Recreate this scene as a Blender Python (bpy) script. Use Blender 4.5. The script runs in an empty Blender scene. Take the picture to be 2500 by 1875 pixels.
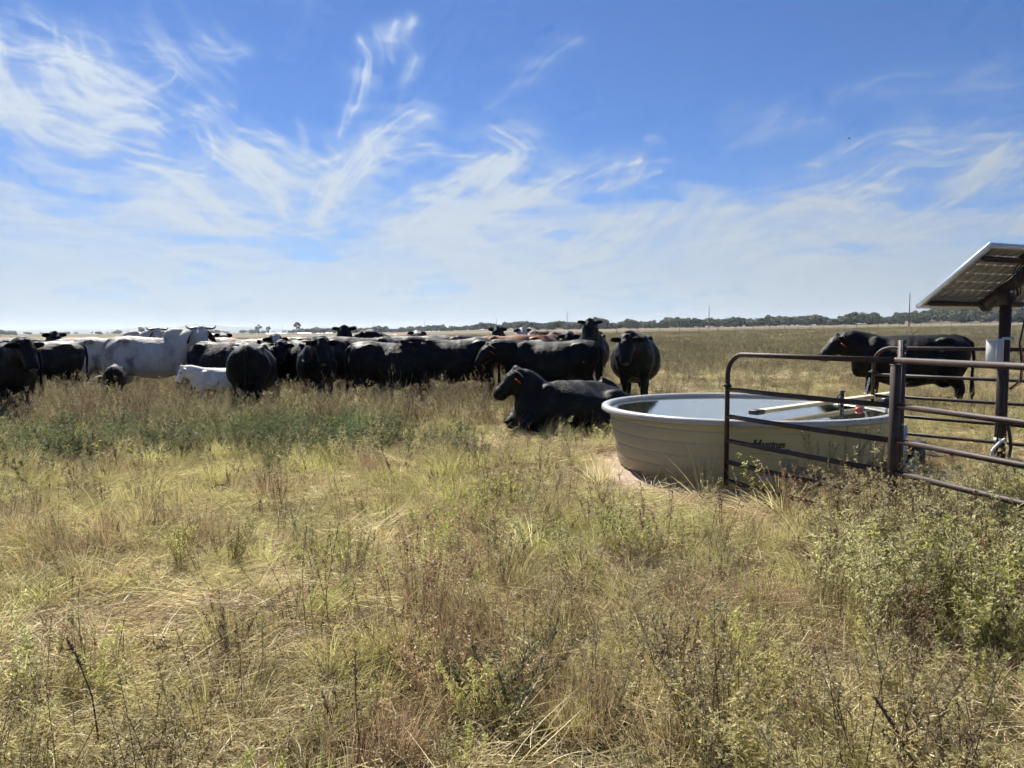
import bpy, math, random
import numpy as np
from mathutils import Vector, Matrix

random.seed(7)
RS = np.random.RandomState(11)
sc = bpy.context.scene
COL = sc.collection
R = math.radians

# ------------------------------------------------------------------ camera
F, PIT, ROL, EYE = 1805.0, R(4.10), R(0.30), 1.5
vr = np.array([math.cos(ROL), 0, -math.sin(ROL)])
vf = np.array([0, math.cos(PIT), -math.sin(PIT)])
vr = vr - vf * vr.dot(vf); vr /= np.linalg.norm(vr)
vu = np.cross(vr, vf)
cd = bpy.data.cameras.new('camera')
cam = bpy.data.objects.new('camera', cd); COL.objects.link(cam)
cd.sensor_width = 36; cd.lens = 36 * F / 2500; cd.clip_start = 0.05; cd.clip_end = 40000
m = Matrix.Identity(4)
for i in range(3):
    m[i][0] = vr[i]; m[i][1] = vu[i]; m[i][2] = -vf[i]
m[2][3] = EYE
cam.matrix_world = m
sc.camera = cam

# ------------------------------------------------------------------ light, sky, exposure
SUN_EL, SUN_AZ = R(47), R(25)          # azimuth: degrees to the left of straight ahead (+Y)
SUN = np.array([-math.sin(SUN_AZ) * math.cos(SUN_EL), math.cos(SUN_AZ) * math.cos(SUN_EL), math.sin(SUN_EL)])
w = bpy.data.worlds.new('World'); sc.world = w; w.use_nodes = True
nt = w.node_tree; nt.nodes.clear()
sky = nt.nodes.new('ShaderNodeTexSky'); sky.sky_type = 'NISHITA'; sky.sun_disc = False
sky.sun_elevation = SUN_EL; sky.sun_rotation = -SUN_AZ
sky.air_density = 1.0; sky.dust_density = 0.1; sky.ozone_density = 4.0; sky.altitude = 300
bg = nt.nodes.new('ShaderNodeBackground'); bg.inputs[1].default_value = 0.050
wo = nt.nodes.new('ShaderNodeOutputWorld')
tint = nt.nodes.new('ShaderNodeMix'); tint.data_type = 'RGBA'; tint.blend_type = 'MULTIPLY'
tint.inputs[0].default_value = 1.0; tint.inputs[7].default_value = (.50, .67, .97, 1)      # deep autumn blue
nt.links.new(sky.outputs[0], tint.inputs[6]); nt.links.new(tint.outputs[2], bg.inputs[0]); nt.links.new(bg.outputs[0], wo.inputs[0])
sd = bpy.data.lights.new('sun', 'SUN'); sd.energy = 5.0; sd.angle = R(0.53); sd.color = (1.0, 0.95, 0.86)
so = bpy.data.objects.new('sun', sd); COL.objects.link(so)
so.rotation_euler = Vector(SUN).to_track_quat('Z', 'Y').to_euler()
sc.view_settings.view_transform = 'Standard'; sc.view_settings.look = 'None'
sc.view_settings.exposure = 1.08; sc.view_settings.gamma = 1.0
sc.view_settings.use_curve_mapping = False
sc.render.engine = 'CYCLES'
sc.cycles.max_bounces = 5; sc.cycles.transparent_max_bounces = 16
sc.cycles.volume_bounces = 0
sc.cycles.use_adaptive_sampling = True; sc.cycles.adaptive_threshold = 0.035; sc.cycles.adaptive_min_samples = 24

# ------------------------------------------------------------------ helpers
def hor(px): return 808.0 - 0.00524 * (px - 1250)
def ray(px, py):
    d = vf + vr * (px - 1250) / F - vu * (py - 937.5) / F
    return d / np.linalg.norm(d)
def at_z(px, py, z):
    d = ray(px, py); t = (z - EYE) / d[2]
    return np.array([0, 0, EYE]) + d * t
def at_y(px, py, Y):
    d = ray(px, py); return np.array([0, 0, EYE]) + d * (Y / d[1])
def gx(px, Y): return (px - 1250) / F * (Y * math.cos(PIT) + 0.08)

def smooth(a, b, x):
    t = np.clip((np.asarray(x, float) - a) / (b - a), 0, 1); return t * t * (3 - 2 * t)

def hsh(ix, iy, seed=0):
    n = (ix.astype(np.int64) * 374761393 + iy.astype(np.int64) * 668265263 + seed * 1274126177) & 0x7fffffff
    n = ((n ^ (n >> 13)) * 1274126177) & 0x7fffffff
    return ((n ^ (n >> 16)) & 0xffff) / 65535.0
def vnoise(x, y, seed=0):
    x = np.asarray(x, float); y = np.asarray(y, float)
    ix = np.floor(x); iy = np.floor(y); fx = x - ix; fy = y - iy
    fx = fx * fx * fx * (fx * (fx * 6 - 15) + 10); fy = fy * fy * fy * (fy * (fy * 6 - 15) + 10)
    ix = ix.astype(int); iy = iy.astype(int)
    a = hsh(ix, iy, seed); b = hsh(ix + 1, iy, seed); c = hsh(ix, iy + 1, seed); d = hsh(ix + 1, iy + 1, seed)
    return (a * (1 - fx) + b * fx) * (1 - fy) + (c * (1 - fx) + d * fx) * fy
def fbm(x, y, o=4, seed=0):
    s = 0; a = 0.5; t = 0
    for i in range(o):
        s = s + a * vnoise(x * 2 ** i + 17.3 * i, y * 2 ** i + 9.1 * i, seed + i); t += a; a *= 0.5
    return s / t

def ground_z(x, y):
    x = np.asarray(x, float); y = np.asarray(y, float)
    r = np.sqrt(x * x + y * y) + 1e-6
    az = np.degrees(np.arctan2(x, y))
    g = np.interp(az, [-60, -18, -10, 0, 10, 20, 36, 60, 100, 180], [-.3, -.3, 0.35, 1.7, 2.6, 3.6, 4.6, 4.6, 0, 0])
    g = np.where(az < -60, 0, g)
    z = g * np.clip((r - 6) / 490, 0, 1.2)
    z = z + 0.10 * smooth(7.5, 12, r) * smooth(12, 22, az) * (1 - smooth(60, 90, az))
    z = z + 8.0 * np.exp(-((az - 31.5) / 4.2) ** 2) * smooth(500, 640, r) + 3.5 * np.exp(-((az - 42) / 5.0) ** 2) * smooth(500, 640, r)
    z = z + 2.0 * np.exp(-((az - 5) / 9.0) ** 2) * smooth(520, 640, r)
    near = 1 - smooth(25, 60, r)
    z = z + near * (fbm(x * 0.8, y * 0.8, 3, 5) - .5) * 0.10
    return z

def mesh(name, V, tris=None, quads=None, mats=(), smooth_=False, attr=None, uv=None):
    me = bpy.data.meshes.new(name)
    V = np.asarray(V, dtype=np.float32).reshape(-1, 3)
    T = np.zeros((0, 3), int) if tris is None else np.asarray(tris, int).reshape(-1, 3)
    Q = np.zeros((0, 4), int) if quads is None else np.asarray(quads, int).reshape(-1, 4)
    me.vertices.add(len(V)); me.vertices.foreach_set('co', V.ravel())
    li = np.concatenate([T.ravel(), Q.ravel()]).astype(np.int32)
    me.loops.add(len(li)); me.loops.foreach_set('vertex_index', li)
    ls = np.concatenate([np.arange(len(T)) * 3, len(T) * 3 + np.arange(len(Q)) * 4]).astype(np.int32)
    lt = np.concatenate([np.full(len(T), 3), np.full(len(Q), 4)]).astype(np.int32)
    me.polygons.add(len(ls)); me.polygons.foreach_set('loop_start', ls); me.polygons.foreach_set('loop_total', lt)
    me.update(calc_edges=True)
    for k, a in (attr or {}).items():
        at = me.attributes.new(k, 'FLOAT', 'POINT'); at.data.foreach_set('value', np.asarray(a, np.float32))
    for mt in mats: me.materials.append(mt)
    if smooth_: me.polygons.foreach_set('use_smooth', np.ones(len(ls), bool))
    me.validate()
    return me
def link(o, parent=None):
    COL.objects.link(o)
    if parent is not None: o.parent = parent
    return o
def obj(name, me, parent=None, loc=None, label=None, cat=None, group=None, kind=None):
    o = bpy.data.objects.new(name, me); link(o, parent)
    if loc is not None: o.location = loc
    return tag(o, label, cat, group, kind)
def tag(o, label=None, cat=None, group=None, kind=None):
    for k, v in (('label', label), ('category', cat), ('group', group), ('kind', kind)):
        if v: o[k] = v
    return o
def empty(name, loc, rz=0, label=None, cat=None, group=None):
    o = bpy.data.objects.new(name, None); o.empty_display_size = .2; link(o)
    o.location = loc; o.rotation_euler = (0, 0, rz)
    return tag(o, label, cat, group)

class MB:
    """collects simple shapes for one mesh object"""
    def __init__(s): s.V = []; s.Q = []; s.T = []; s.n = 0
    def add(s, V, Q=(), T=()):
        s.V.append(np.asarray(V, float).reshape(-1, 3))
        if len(Q): s.Q.append(np.asarray(Q, int) + s.n)
        if len(T): s.T.append(np.asarray(T, int) + s.n)
        s.n += len(s.V[-1]); return s
    def box(s, c, d, X=(1, 0, 0), Y=(0, 1, 0), Z=(0, 0, 1), bev=0):
        c = np.asarray(c, float); X, Y, Z = [np.asarray(a, float) for a in (X, Y, Z)]
        hx, hy, hz = [a / 2 for a in d]
        if bev <= 0:
            P = [(i, j, k) for k in (-1, 1) for j in (-1, 1) for i in (-1, 1)]
            V = [c + X * i * hx + Y * j * hy + Z * k * hz for i, j, k in P]
            return s.add(V, [(0, 2, 3, 1), (4, 5, 7, 6), (0, 1, 5, 4), (2, 6, 7, 3), (0, 4, 6, 2), (1, 3, 7, 5)])
        ring = lambda b: [(hx - b, hy), (-hx + b, hy), (-hx, hy - b), (-hx, -hy + b), (-hx + b, -hy), (hx - b, -hy), (hx, -hy + b), (hx, hy - b)]
        V = []
        for zz, ins in ((-hz, bev), (-hz + bev, 0), (hz - bev, 0), (hz, bev)):
            for (a, b) in ring(bev):
                V.append(c + X * a * (1 - ins / hx) + Y * b * (1 - ins / hy) + Z * zz)
        Q = []
        for k in range(3):
            for i in range(8):
                j = (i + 1) % 8; Q.append((k * 8 + i, k * 8 + j, k * 8 + 8 + j, k * 8 + 8 + i))
        T = []
        for k, base in ((0, 0), (1, 24)):
            for i in range(1, 7): T.append((base, base + i + 1, base + i) if k == 0 else (base, base + i, base + i + 1))
        return s.add(V, Q, T)
    def tube(s, pts, r, n=10, up=(0, 0, 1), caps=True, rw=None):
        """pts Nx3, r scalar / list (radius along 'up'), rw second radius (sideways)"""
        P = np.asarray(pts, float); N = len(P)
        r = np.broadcast_to(np.asarray(r, float), (N,)); rw = r if rw is None else np.broadcast_to(np.asarray(rw, float), (N,))
        tg = np.gradient(P, axis=0); tg /= np.linalg.norm(tg, axis=1)[:, None] + 1e-9
        V = []; up = np.asarray(up, float)
        if abs(tg[0].dot(up)) > .95 and caps is not None:
            up = np.array([0, 1.0, 0]) if abs(tg[0][1]) < .9 else np.array([1.0, 0, 0])
        a = np.arange(n) / n * 2 * math.pi
        for i in range(N):
            sd_ = np.cross(tg[i], up); sd_ /= np.linalg.norm(sd_) + 1e-9
            uu = np.cross(sd_, tg[i])
            up = uu
            V.append(P[i] + np.outer(np.cos(a) * rw[i], sd_) + np.outer(np.sin(a) * r[i], uu))
        V = np.concatenate(V); Q = []
        for k in range(N - 1):
            for i in range(n):
                j = (i + 1) % n; Q.append((k * n + i, k * n + j, (k + 1) * n + j, (k + 1) * n + i))
        T = []
        if caps:
            V = np.concatenate([V, P[:1], P[-1:]]); c0 = N * n; c1 = c0 + 1
            for i in range(n):
                j = (i + 1) % n; T.append((c0, j, i)); T.append((c1, (N - 1) * n + i, (N - 1) * n + j))
        return s.add(V, Q, T)
    def lathe(s, prof, n=64, c=(0, 0, 0), closed=False):
        a = np.arange(n) / n * 2 * math.pi; V = []
        for r_, z in prof: V.append(np.stack([c[0] + r_ * np.cos(a), c[1] + r_ * np.sin(a), np.full(n, c[2] + z)], -1))
        Q = []; K = len(prof)
        for k in range(K if closed else K - 1):
            k2 = (k + 1) % K
            for i in range(n):
                j = (i + 1) % n; Q.append((k * n + i, k * n + j, k2 * n + j, k2 * n + i))
        return s.add(np.concatenate(V), Q)
    def me(s, name, mats, smooth_=False):
        return mesh(name, np.concatenate(s.V), np.concatenate(s.T) if s.T else None, np.concatenate(s.Q) if s.Q else None,
                    mats if isinstance(mats, (list, tuple)) else [mats], smooth_)
    def obj(s, name, mat, parent=None, smooth_=False, **k):
        return obj(name, s.me(name, mat, smooth_), parent, **k)

# ------------------------------------------------------------------ material helpers
def new_mat(name):
    mt = bpy.data.materials.new(name); mt.use_nodes = True; t = mt.node_tree; t.nodes.clear()
    return mt, t
def nd(t, ty, **kw):
    n = t.nodes.new(ty)
    for k, v in kw.items():
        if k.startswith('i_'):
            key = k[2:]; key = int(key) if key.isdigit() else key
            n.inputs[key].default_value = v
        else: setattr(n, k, v)
    return n
def ramp(t, fac, stops, interp='LINEAR'):
    r_ = t.nodes.new('ShaderNodeValToRGB'); r_.color_ramp.interpolation = interp
    el = r_.color_ramp.elements
    while len(el) > 1: el.remove(el[-1])
    for i, (p, c) in enumerate(stops):
        e = el[0] if i == 0 else el.new(p)
        e.position = p; e.color = (c[0], c[1], c[2], 1) if len(c) == 3 else c
    t.links.new(fac, r_.inputs[0]); return r_.outputs[0]
def noise(t, vec, scale, detail=4, rough=.55, dim='3D'):
    n = t.nodes.new('ShaderNodeTexNoise'); n.noise_dimensions = dim
    n.inputs['Scale'].default_value = scale; n.inputs['Detail'].default_value = detail; n.inputs['Roughness'].default_value = rough
    if vec is not None: t.links.new(vec, n.inputs['Vector'])
    return n.outputs['Fac']
def mixc(t, f, a, b, mode='MIX'):
    n = t.nodes.new('ShaderNodeMix'); n.data_type = 'RGBA'; n.blend_type = mode
    for s_, v in ((0, f), (6, a), (7, b)):
        if hasattr(v, 'default_value') or hasattr(v, 'links'): t.links.new(v, n.inputs[s_])
        else: n.inputs[s_].default_value = v if s_ == 0 else (v[0], v[1], v[2], 1)
    return n.outputs[2]
def math_(t, op, a, b=0.0, clamp=False):
    n = t.nodes.new('ShaderNodeMath'); n.operation = op; n.use_clamp = clamp
    for i, v in ((0, a), (1, b)):
        if hasattr(v, 'links'): t.links.new(v, n.inputs[i])
        else: n.inputs[i].default_value = v
    return n.outputs[0]
def coords(t, kind='Object'):
    return t.nodes.new('ShaderNodeTexCoord').outputs[kind]
def wpos(t): return t.nodes.new('ShaderNodeNewGeometry').outputs['Position']
def principled(t, col, rough=.6, **kw):
    b = t.nodes.new('ShaderNodeBsdfPrincipled'); o = t.nodes.new('ShaderNodeOutputMaterial')
    if hasattr(col, 'links'): t.links.new(col, b.inputs['Base Color'])
    else: b.inputs['Base Color'].default_value = (*col, 1)
    if hasattr(rough, 'links'): t.links.new(rough, b.inputs['Roughness'])
    else: b.inputs['Roughness'].default_value = rough
    for k, v in kw.items():
        k = k.replace('_', ' ')
        if hasattr(v, 'links'): t.links.new(v, b.inputs[k])
        else: b.inputs[k].default_value = v
    t.links.new(b.outputs[0], o.inputs[0]); return b
def bump(t, h, b, strength=.3, dist=.01):
    n = nd(t, 'ShaderNodeBump'); n.inputs['Strength'].default_value = strength; n.inputs['Distance'].default_value = dist
    t.links.new(h, n.inputs['Height']); t.links.new(n.outputs[0], b.inputs['Normal'])
def simple(name, c1, c2, scale=8, rough=.6, metal=0, bmp=.2, bd=.004, coord='Object'):
    mt, t = new_mat(name); co = coords(t, coord)
    f = noise(t, co, scale, 6, .6)
    c = ramp(t, f, [(.3, c1), (.7, c2)])
    b = principled(t, c, rough, Metallic=metal)
    bump(t, noise(t, co, scale * 5, 4), b, bmp, bd)
    return mt

# plants: per-vertex random 'v' (0..1 per blade), 'h' height along the blade; world-space patches of dryness
def plant_mat(name, cols, patch=None, pscale=.45, trans=.5, tipc=None, sat_var=.25):
    mt, t = new_mat(name)
    a = nd(t, 'ShaderNodeAttribute', attribute_name='v').outputs['Fac']
    c = ramp(t, a, [(i / (len(cols) - 1), k) for i, k in enumerate(cols)])
    wp = wpos(t)
    if patch is not None:
        f = noise(t, wp, pscale, 3, .5)
        f = ramp(t, f, [(.42, (0, 0, 0)), (.58, (1, 1, 1))])
        c = mixc(t, f, c, mixc(t, .65, c, patch))
    if tipc is not None:
        hh = nd(t, 'ShaderNodeAttribute', attribute_name='h').outputs['Fac']
        c = mixc(t, math_(t, 'MULTIPLY', hh, .8), c, tipc)
    rnd = nd(t, 'ShaderNodeObjectInfo').outputs['Random']
    hv = nd(t, 'ShaderNodeHueSaturation'); t.links.new(c, hv.inputs['Color'])
    t.links.new(math_(t, 'ADD', math_(t, 'MULTIPLY', rnd, .85), .62), hv.inputs['Value'])
    t.links.new(math_(t, 'ADD', math_(t, 'MULTIPLY', rnd, .03), .485), hv.inputs['Hue'])
    c = hv.outputs[0]
    d = nd(t, 'ShaderNodeBsdfDiffuse'); tr = nd(t, 'ShaderNodeBsdfTranslucent'); g = nd(t, 'ShaderNodeBsdfGlossy')
    g.inputs['Roughness'].default_value = .5; g.inputs['Color'].default_value = (.9, .9, .85, 1)
    t.links.new(c, d.inputs[0]); t.links.new(c, tr.inputs[0])
    m1 = nd(t, 'ShaderNodeMixShader'); m1.inputs[0].default_value = trans
    t.links.new(d.outputs[0], m1.inputs[1]); t.links.new(tr.outputs[0], m1.inputs[2])
    m2 = nd(t, 'ShaderNodeMixShader'); m2.inputs[0].default_value = .035
    t.links.new(m1.outputs[0], m2.inputs[1]); t.links.new(g.outputs[0], m2.inputs[2])
    o = nd(t, 'ShaderNodeOutputMaterial'); t.links.new(m2.outputs[0], o.inputs[0])
    return mt

STRAW = [(.14, .10, .05), (.52, .41, .24), (.76, .65, .42), (.28, .21, .10), (.68, .55, .29)]
GREEN = [(.22, .25, .06), (.50, .50, .14), (.16, .20, .05), (.64, .58, .20)]
SAGE = [(.16, .16, .06), (.46, .44, .20), (.62, .57, .31), (.24, .25, .09)]
DARKG = [(.05, .08, .03), (.10, .14, .055), (.17, .20, .09), (.04, .065, .025)]
RUST = [(.30, .19, .10), (.48, .34, .20), (.18, .11, .06), (.56, .44, .26)]
M_straw = plant_mat('dry_straw', STRAW, patch=(.44, .40, .17))
M_green = plant_mat('yellow_green_grass', GREEN, patch=(.48, .38, .19))
M_sage = plant_mat('sage_weed', SAGE, patch=(.36, .29, .17))
M_dark = plant_mat('dark_forb', DARKG, patch=(.20, .18, .09))
M_rust = plant_mat('rusty_grass', RUST)
M_stem = plant_mat('dark_stem', [(.09, .06, .035), (.20, .15, .085), (.14, .10, .055)], trans=.1)
M_far = plant_mat('far_weeds', [(.14, .12, .07), (.20, .165, .10), (.10, .088, .05), (.26, .215, .13)], patch=(.22, .20, .10), pscale=.13)
M_wood_leaf = plant_mat('woodland_leaf', [(.035, .055, .025), (.06, .08, .033), (.085, .10, .045)], trans=.3)
M_olive = plant_mat('olive_weed', [(.08, .078, .038), (.21, .19, .10), (.30, .27, .155), (.13, .105, .06)], patch=(.23, .17, .105))
M_bark = simple('bark', (.05, .035, .025), (.11, .085, .06), 6, .9, bmp=.6)

# ------------------------------------------------------------------ ground
def build_ground():
    az = np.concatenate([np.linspace(-180, -52, 26)[:-1], np.linspace(-52, 52, 220), np.linspace(52, 180, 26)[1:]])
    rr = np.concatenate([[0.0], 0.5 * (1.045 ** np.arange(0, 222))]); rr = rr[rr < 7900]; rr = np.append(rr, 7900)
    A, Rr = np.meshgrid(np.radians(az), rr)
    X = Rr * np.sin(A); Y = Rr * np.cos(A); Z = ground_z(X, Y)
    V = np.stack([X, Y, Z], -1).reshape(-1, 3); n = len(az)
    i, j = np.meshgrid(np.arange(len(rr) - 1), np.arange(n - 1), indexing='ij')
    q = np.stack([i * n + j, i * n + j + 1, (i + 1) * n + j + 1, (i + 1) * n + j], -1).reshape(-1, 4)
    q = q[:, ::-1]
    mt, t = new_mat('pasture_soil')
    wp = wpos(t)
    ln = nd(t, 'ShaderNodeVectorMath', operation='LENGTH'); t.links.new(wp, ln.inputs[0]); dist = ln.outputs['Value']
    n1 = noise(t, wp, 3.0, 8, .7); n2 = noise(t, wp, .16, 4, .6); n3 = noise(t, wp, 22.0, 5, .7)
    near = ramp(t, n1, [(.3, (.03, .022, .014)), (.5, (.075, .055, .034)), (.62, (.16, .125, .075)), (.8, (.24, .19, .115))])
    near = mixc(t, ramp(t, n3, [(.4, (0, 0, 0)), (.6, (1, 1, 1))]), near, mixc(t, .5, near, (.03, .022, .015)))
    mid = ramp(t, n2, [(.3, (.105, .092, .056)), (.5, (.14, .118, .072)), (.7, (.165, .145, .082))])
    sp = nd(t, 'ShaderNodeMapping'); sp.inputs['Scale'].default_value = (.02, .10, .02); t.links.new(wp, sp.inputs[0])
    n4 = noise(t, sp.outputs[0], 1.0, 4, .6)
    mid = mixc(t, math_(t, 'MULTIPLY', n4, .7), mid, (.09, .08, .055))
    f1 = math_(t, 'DIVIDE', math_(t, 'SUBTRACT', dist, 25.0), 60.0, clamp=True)
    c = mixc(t, f1, near, mid)
    # bands at the far side of the pasture: mown pale strip, then rusty bluestem in front of the trees
    d2 = math_(t, 'ADD', dist, math_(t, 'MULTIPLY', noise(t, wp, .004, 2), 30.0))
    f2 = ramp(t, math_(t, 'DIVIDE', d2, 1000.0), [(.0, (0, 0, 0)), (.345, (0, 0, 0)), (.36, (1, 1, 1)), (.43, (1, 1, 1)), (.445, (0, 0, 0))])
    c = mixc(t, f2, c, (.215, .185, .115))
    f3 = ramp(t, math_(t, 'DIVIDE', d2, 1000.0), [(.0, (0, 0, 0)), (.44, (0, 0, 0)), (.45, (1, 1, 1)), (.60, (1, 1, 1)), (.62, (0, 0, 0))])
    c = mixc(t, f3, c, (.15, .115, .075))
    b = principled(t, c, .95); b.inputs['Specular IOR Level'].default_value = .1
    bump(t, n1, b, .8, .03)
    return obj('ground', mesh('ground', V, quads=q, mats=[mt], smooth_=True), kind='structure')
build_ground()

# distant hills, built as real ridges kilometres away
def build_hills():
    mt, t = new_mat('hill_cover')
    f = noise(t, wpos(t), .012, 6, .65)
    c = ramp(t, f, [(.35, (.035, .05, .03)), (.5, (.07, .08, .045)), (.58, (.19, .17, .10)), (.7, (.05, .065, .035))])
    principled(t, c, .95)
    az = np.radians(np.linspace(-60, 62, 500)); rows = []
    for dr, hf in ((-700, -.2), (-350, .35), (-120, .8), (0, 1.0), (200, .9), (900, -.2)):
        deg = np.degrees(az)
        h = 16 + 15 * fbm(deg * .12, deg * 0 + 3, 3, 3) + 4 * vnoise(deg * 2.4, deg * 0, 8) + 1.6 * vnoise(deg * 9, deg * 0, 18)
        h = h + 34 * np.exp(-((deg + 22.8) / 1.5) ** 2) + 16 * np.exp(-((deg + 20) / 2.2) ** 2) + 14 * np.exp(-((deg + 26) / 1.2) ** 2)
        h = np.maximum(h * (hf if hf > 0 else -.3), -3) * np.interp(deg, [-60, -17, -8, 62], [1, 1, .45, .45])
        rr = 5600 + dr + 300 * np.sin(deg * .3)
        rows.append(np.stack([rr * np.sin(az), rr * np.cos(az), h], -1))
    V = np.stack(rows); K, n, _ = V.shape
    i, j = np.meshgrid(np.arange(K - 1), np.arange(n - 1), indexing='ij')
    q = np.stack([i * n + j + 1, i * n + j, (i + 1) * n + j, (i + 1) * n + j + 1], -1).reshape(-1, 4)
    obj('hills', mesh('hills', V.reshape(-1, 3), quads=q, mats=[mt], smooth_=True), kind='structure')
build_hills()

# ------------------------------------------------------------------ sky dome with cirrus (painted per direction, in real directions)
def build_cirrus():
    az = np.concatenate([np.linspace(-180, -41, 60)[:-1], np.linspace(-41, 41, 820), np.linspace(41, 180, 60)[1:]])
    el = np.concatenate([np.linspace(-.6, 29, 290), np.linspace(30, 89.9, 36)])
    A, E = np.meshgrid(np.radians(az), np.radians(el))
    D = np.stack([np.sin(A) * np.cos(E), np.cos(A) * np.cos(E), np.sin(E)], -1)
    dz = D @ vf; k = 2212 / 2500
    front = dz > .3; dzs = np.where(front, dz, .3)
    PX = (1250 + F * (D @ vr) / dzs) * k; PY = (937.5 - F * (D @ vu) / dzs) * k   # tangent chart of the view direction
    wx = (fbm(PX / 170, PY / 170, 2, 31) - .5) * 34 + (fbm(PX / 14, PY / 14, 3, 33) - .5) * 5
    wy = (fbm(PX / 170, PY / 170, 2, 41) - .5) * 34 + (fbm(PX / 14, PY / 14, 3, 43) - .5) * 5
    X = PX + wx; Y = PY + wy
    dens = np.zeros_like(PX)
    rr_ = np.hypot(X - 1020, Y - 760); th_ = np.arctan2(X - 1020, 760 - Y) + .25 * (fbm(PX / 420, PY / 420, 2, 77) - .5)             # ice streaks fan out from one direction low over the horizon
    fan_ = fbm(rr_ / 170 + th_ * 2, th_ * 20, 5, 300); fan_ = smooth(.30, .72, fan_)
    fan2 = smooth(.36, .70, fbm(rr_ / 100 + th_ * 4, th_ * 48, 4, 330))
    sidew = smooth(140, 520, np.abs(X - 1020)); soft = smooth(.3, .7, fbm(X / 120 + Y / 60, Y / 34 - X / 160, 5, 345)); fan_ = fan_ * sidew + soft * (1 - sidew); fan2 = fan2 * sidew + .5 * (1 - sidew)
    S = [  # points, width, opacity
        ([(-60, 60), (40, 95), (120, 118), (210, 165), (290, 215)], 26, .75),
        ([(-60, 85), (80, 120), (190, 185), (300, 232)], 20, .55),
        ([(60, 22), (140, 70), (200, 130)], 9, .4), ([(150, 40), (215, 75), (235, 110)], 12, .3), ([(60, 75), (130, 100), (230, 150)], 10, .45),
        ([(225, 110), (300, 130), (370, 150), (300, 190)], 36, .42), ([(430, 100), (490, 125), (530, 118)], 16, .28),
        ([(-60, 175), (60, 200), (150, 240), (230, 265)], 34, .48), ([(-40, 210), (80, 245), (200, 300), (330, 352), (440, 385)], 24, .7),
        ([(100, 270), (230, 310), (340, 345)], 18, .5), ([(190, 225), (250, 250), (310, 285)], 14, .4),
        ([(330, 270), (420, 255), (445, 300), (450, 345), (390, 360)], 15, .55), ([(400, 240), (470, 240), (500, 236)], 8, .3),
        ([(180, 395), (290, 405), (400, 440), (520, 462)], 20, .7), ([(-40, 392), (50, 418), (150, 452)], 9, .5),
        ([(885, 55), (868, 90), (893, 130), (872, 185), (850, 235)], 7, .5), ([(852, 60), (838, 95), (848, 130)], 9, .42),
        ([(815, 75), (825, 110), (820, 135)], 9, .25), ([(775, 92), (795, 125), (787, 165), (775, 205), (752, 240), (728, 282)], 8, .62),
        ([(915, 250), (860, 270), (800, 310), (755, 360), (700, 440), (668, 480)], 17, .62), ([(700, 295), (722, 330), (712, 375)], 10, .4),
        ([(785, 300), (790, 350), (755, 400)], 10, .5), ([(640, 272), (645, 320)], 8, .35), ([(515, 288), (555, 298), (595, 302)], 14, .5),
        ([(460, 330), (560, 335), (640, 345), (730, 330)], 12, .5), ([(510, 345), (555, 385), (585, 430), (602, 465)], 18, .85),
        ([(560, 350), (590, 400), (620, 460)], 12, .45), ([(725, 385), (700, 415), (672, 472)], 20, .8), ([(880, 350), (780, 385), (700, 440)], 12, .45),
        ([(830, 335), (930, 328), (1040, 345), (1090, 362)], 12, .62), ([(1085, 300), (1110, 330), (1085, 365), (1030, 400), (950, 445), (860, 500)], 24, .72),
        ([(1385, 362), (1290, 372), (1180, 395), (1080, 430), (990, 480)], 10, .75), ([(1180, 400), (1120, 440), (1020, 470)], 14, .5),
        ([(1436, 382), (1370, 400), (1300, 412)], 6, .5), ([(1490, 478), (1430, 492), (1330, 525), (1200, 560), (1080, 620)], 16, .75),
        ([(1410, 480), (1290, 500), (1210, 530)], 10, .5), ([(770, 490), (900, 478), (1020, 500), (1130, 500), (1180, 490)], 14, .6),
        ([(250, 478), (450, 495), (720, 505)], 12, .55), ([(-40, 470), (150, 490), (350, 540), (600, 560)], 22, .5), ([(740, 585), (900, 560), (1080, 590)], 10, .4),
        ([(1250, 88), (1190, 130), (1110, 205), (1060, 225)], 9, .2), ([(1590, 285), (1680, 262), (1790, 268)], 16, .2), ([(1400, 312), (1440, 313)], 5, .25),
        ([(1825, 322), (1880, 300), (1960, 298), (2080, 305), (2260, 290)], 12, .55), ([(1960, 315), (2060, 340), (2150, 330), (2260, 320)], 18, .5),
        ([(1690, 405), (1790, 420), (1870, 395), (1950, 365), (2060, 375), (2130, 350)], 26, .6), ([(1540, 465), (1700, 462), (1790, 462), (1850, 430), (1880, 400)], 12, .55),
        ([(1790, 480), (1850, 450), (1960, 400)], 12, .4), ([(2260, 378), (2150, 410), (2040, 452), (1980, 475)], 11, .6), ([(2260, 440), (2100, 485), (1960, 500), (1850, 540), (1640, 580)], 20, .5),
        ([(1800, 215), (1920, 188), (2080, 200), (2260, 178)], 16, .24), ([(2260, 230), (2150, 250), (2060, 290)], 40, .18),
        ([(1560, 500), (1680, 490), (1800, 520)], 14, .45), ([(1900, 360), (2040, 345), (2200, 360)], 22, .4), ([(1700, 440), (1830, 425), (1960, 400)], 24, .45), ([(1500, 540), (1700, 530), (1950, 560)], 16, .4), ([(850, 530), (1050, 560), (1300, 570)], 16, .45), ([(900, 420), (1010, 400), (1100, 345)], 22, .5), ([(560, 470), (700, 470), (860, 440)], 20, .4), ([(300, 440), (480, 400), (640, 420)], 26, .35), ([(1260, 640), (1100, 632)], 5, .35), ([(680, 0), (660, 60), (610, 130)], 10, .08)]
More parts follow.
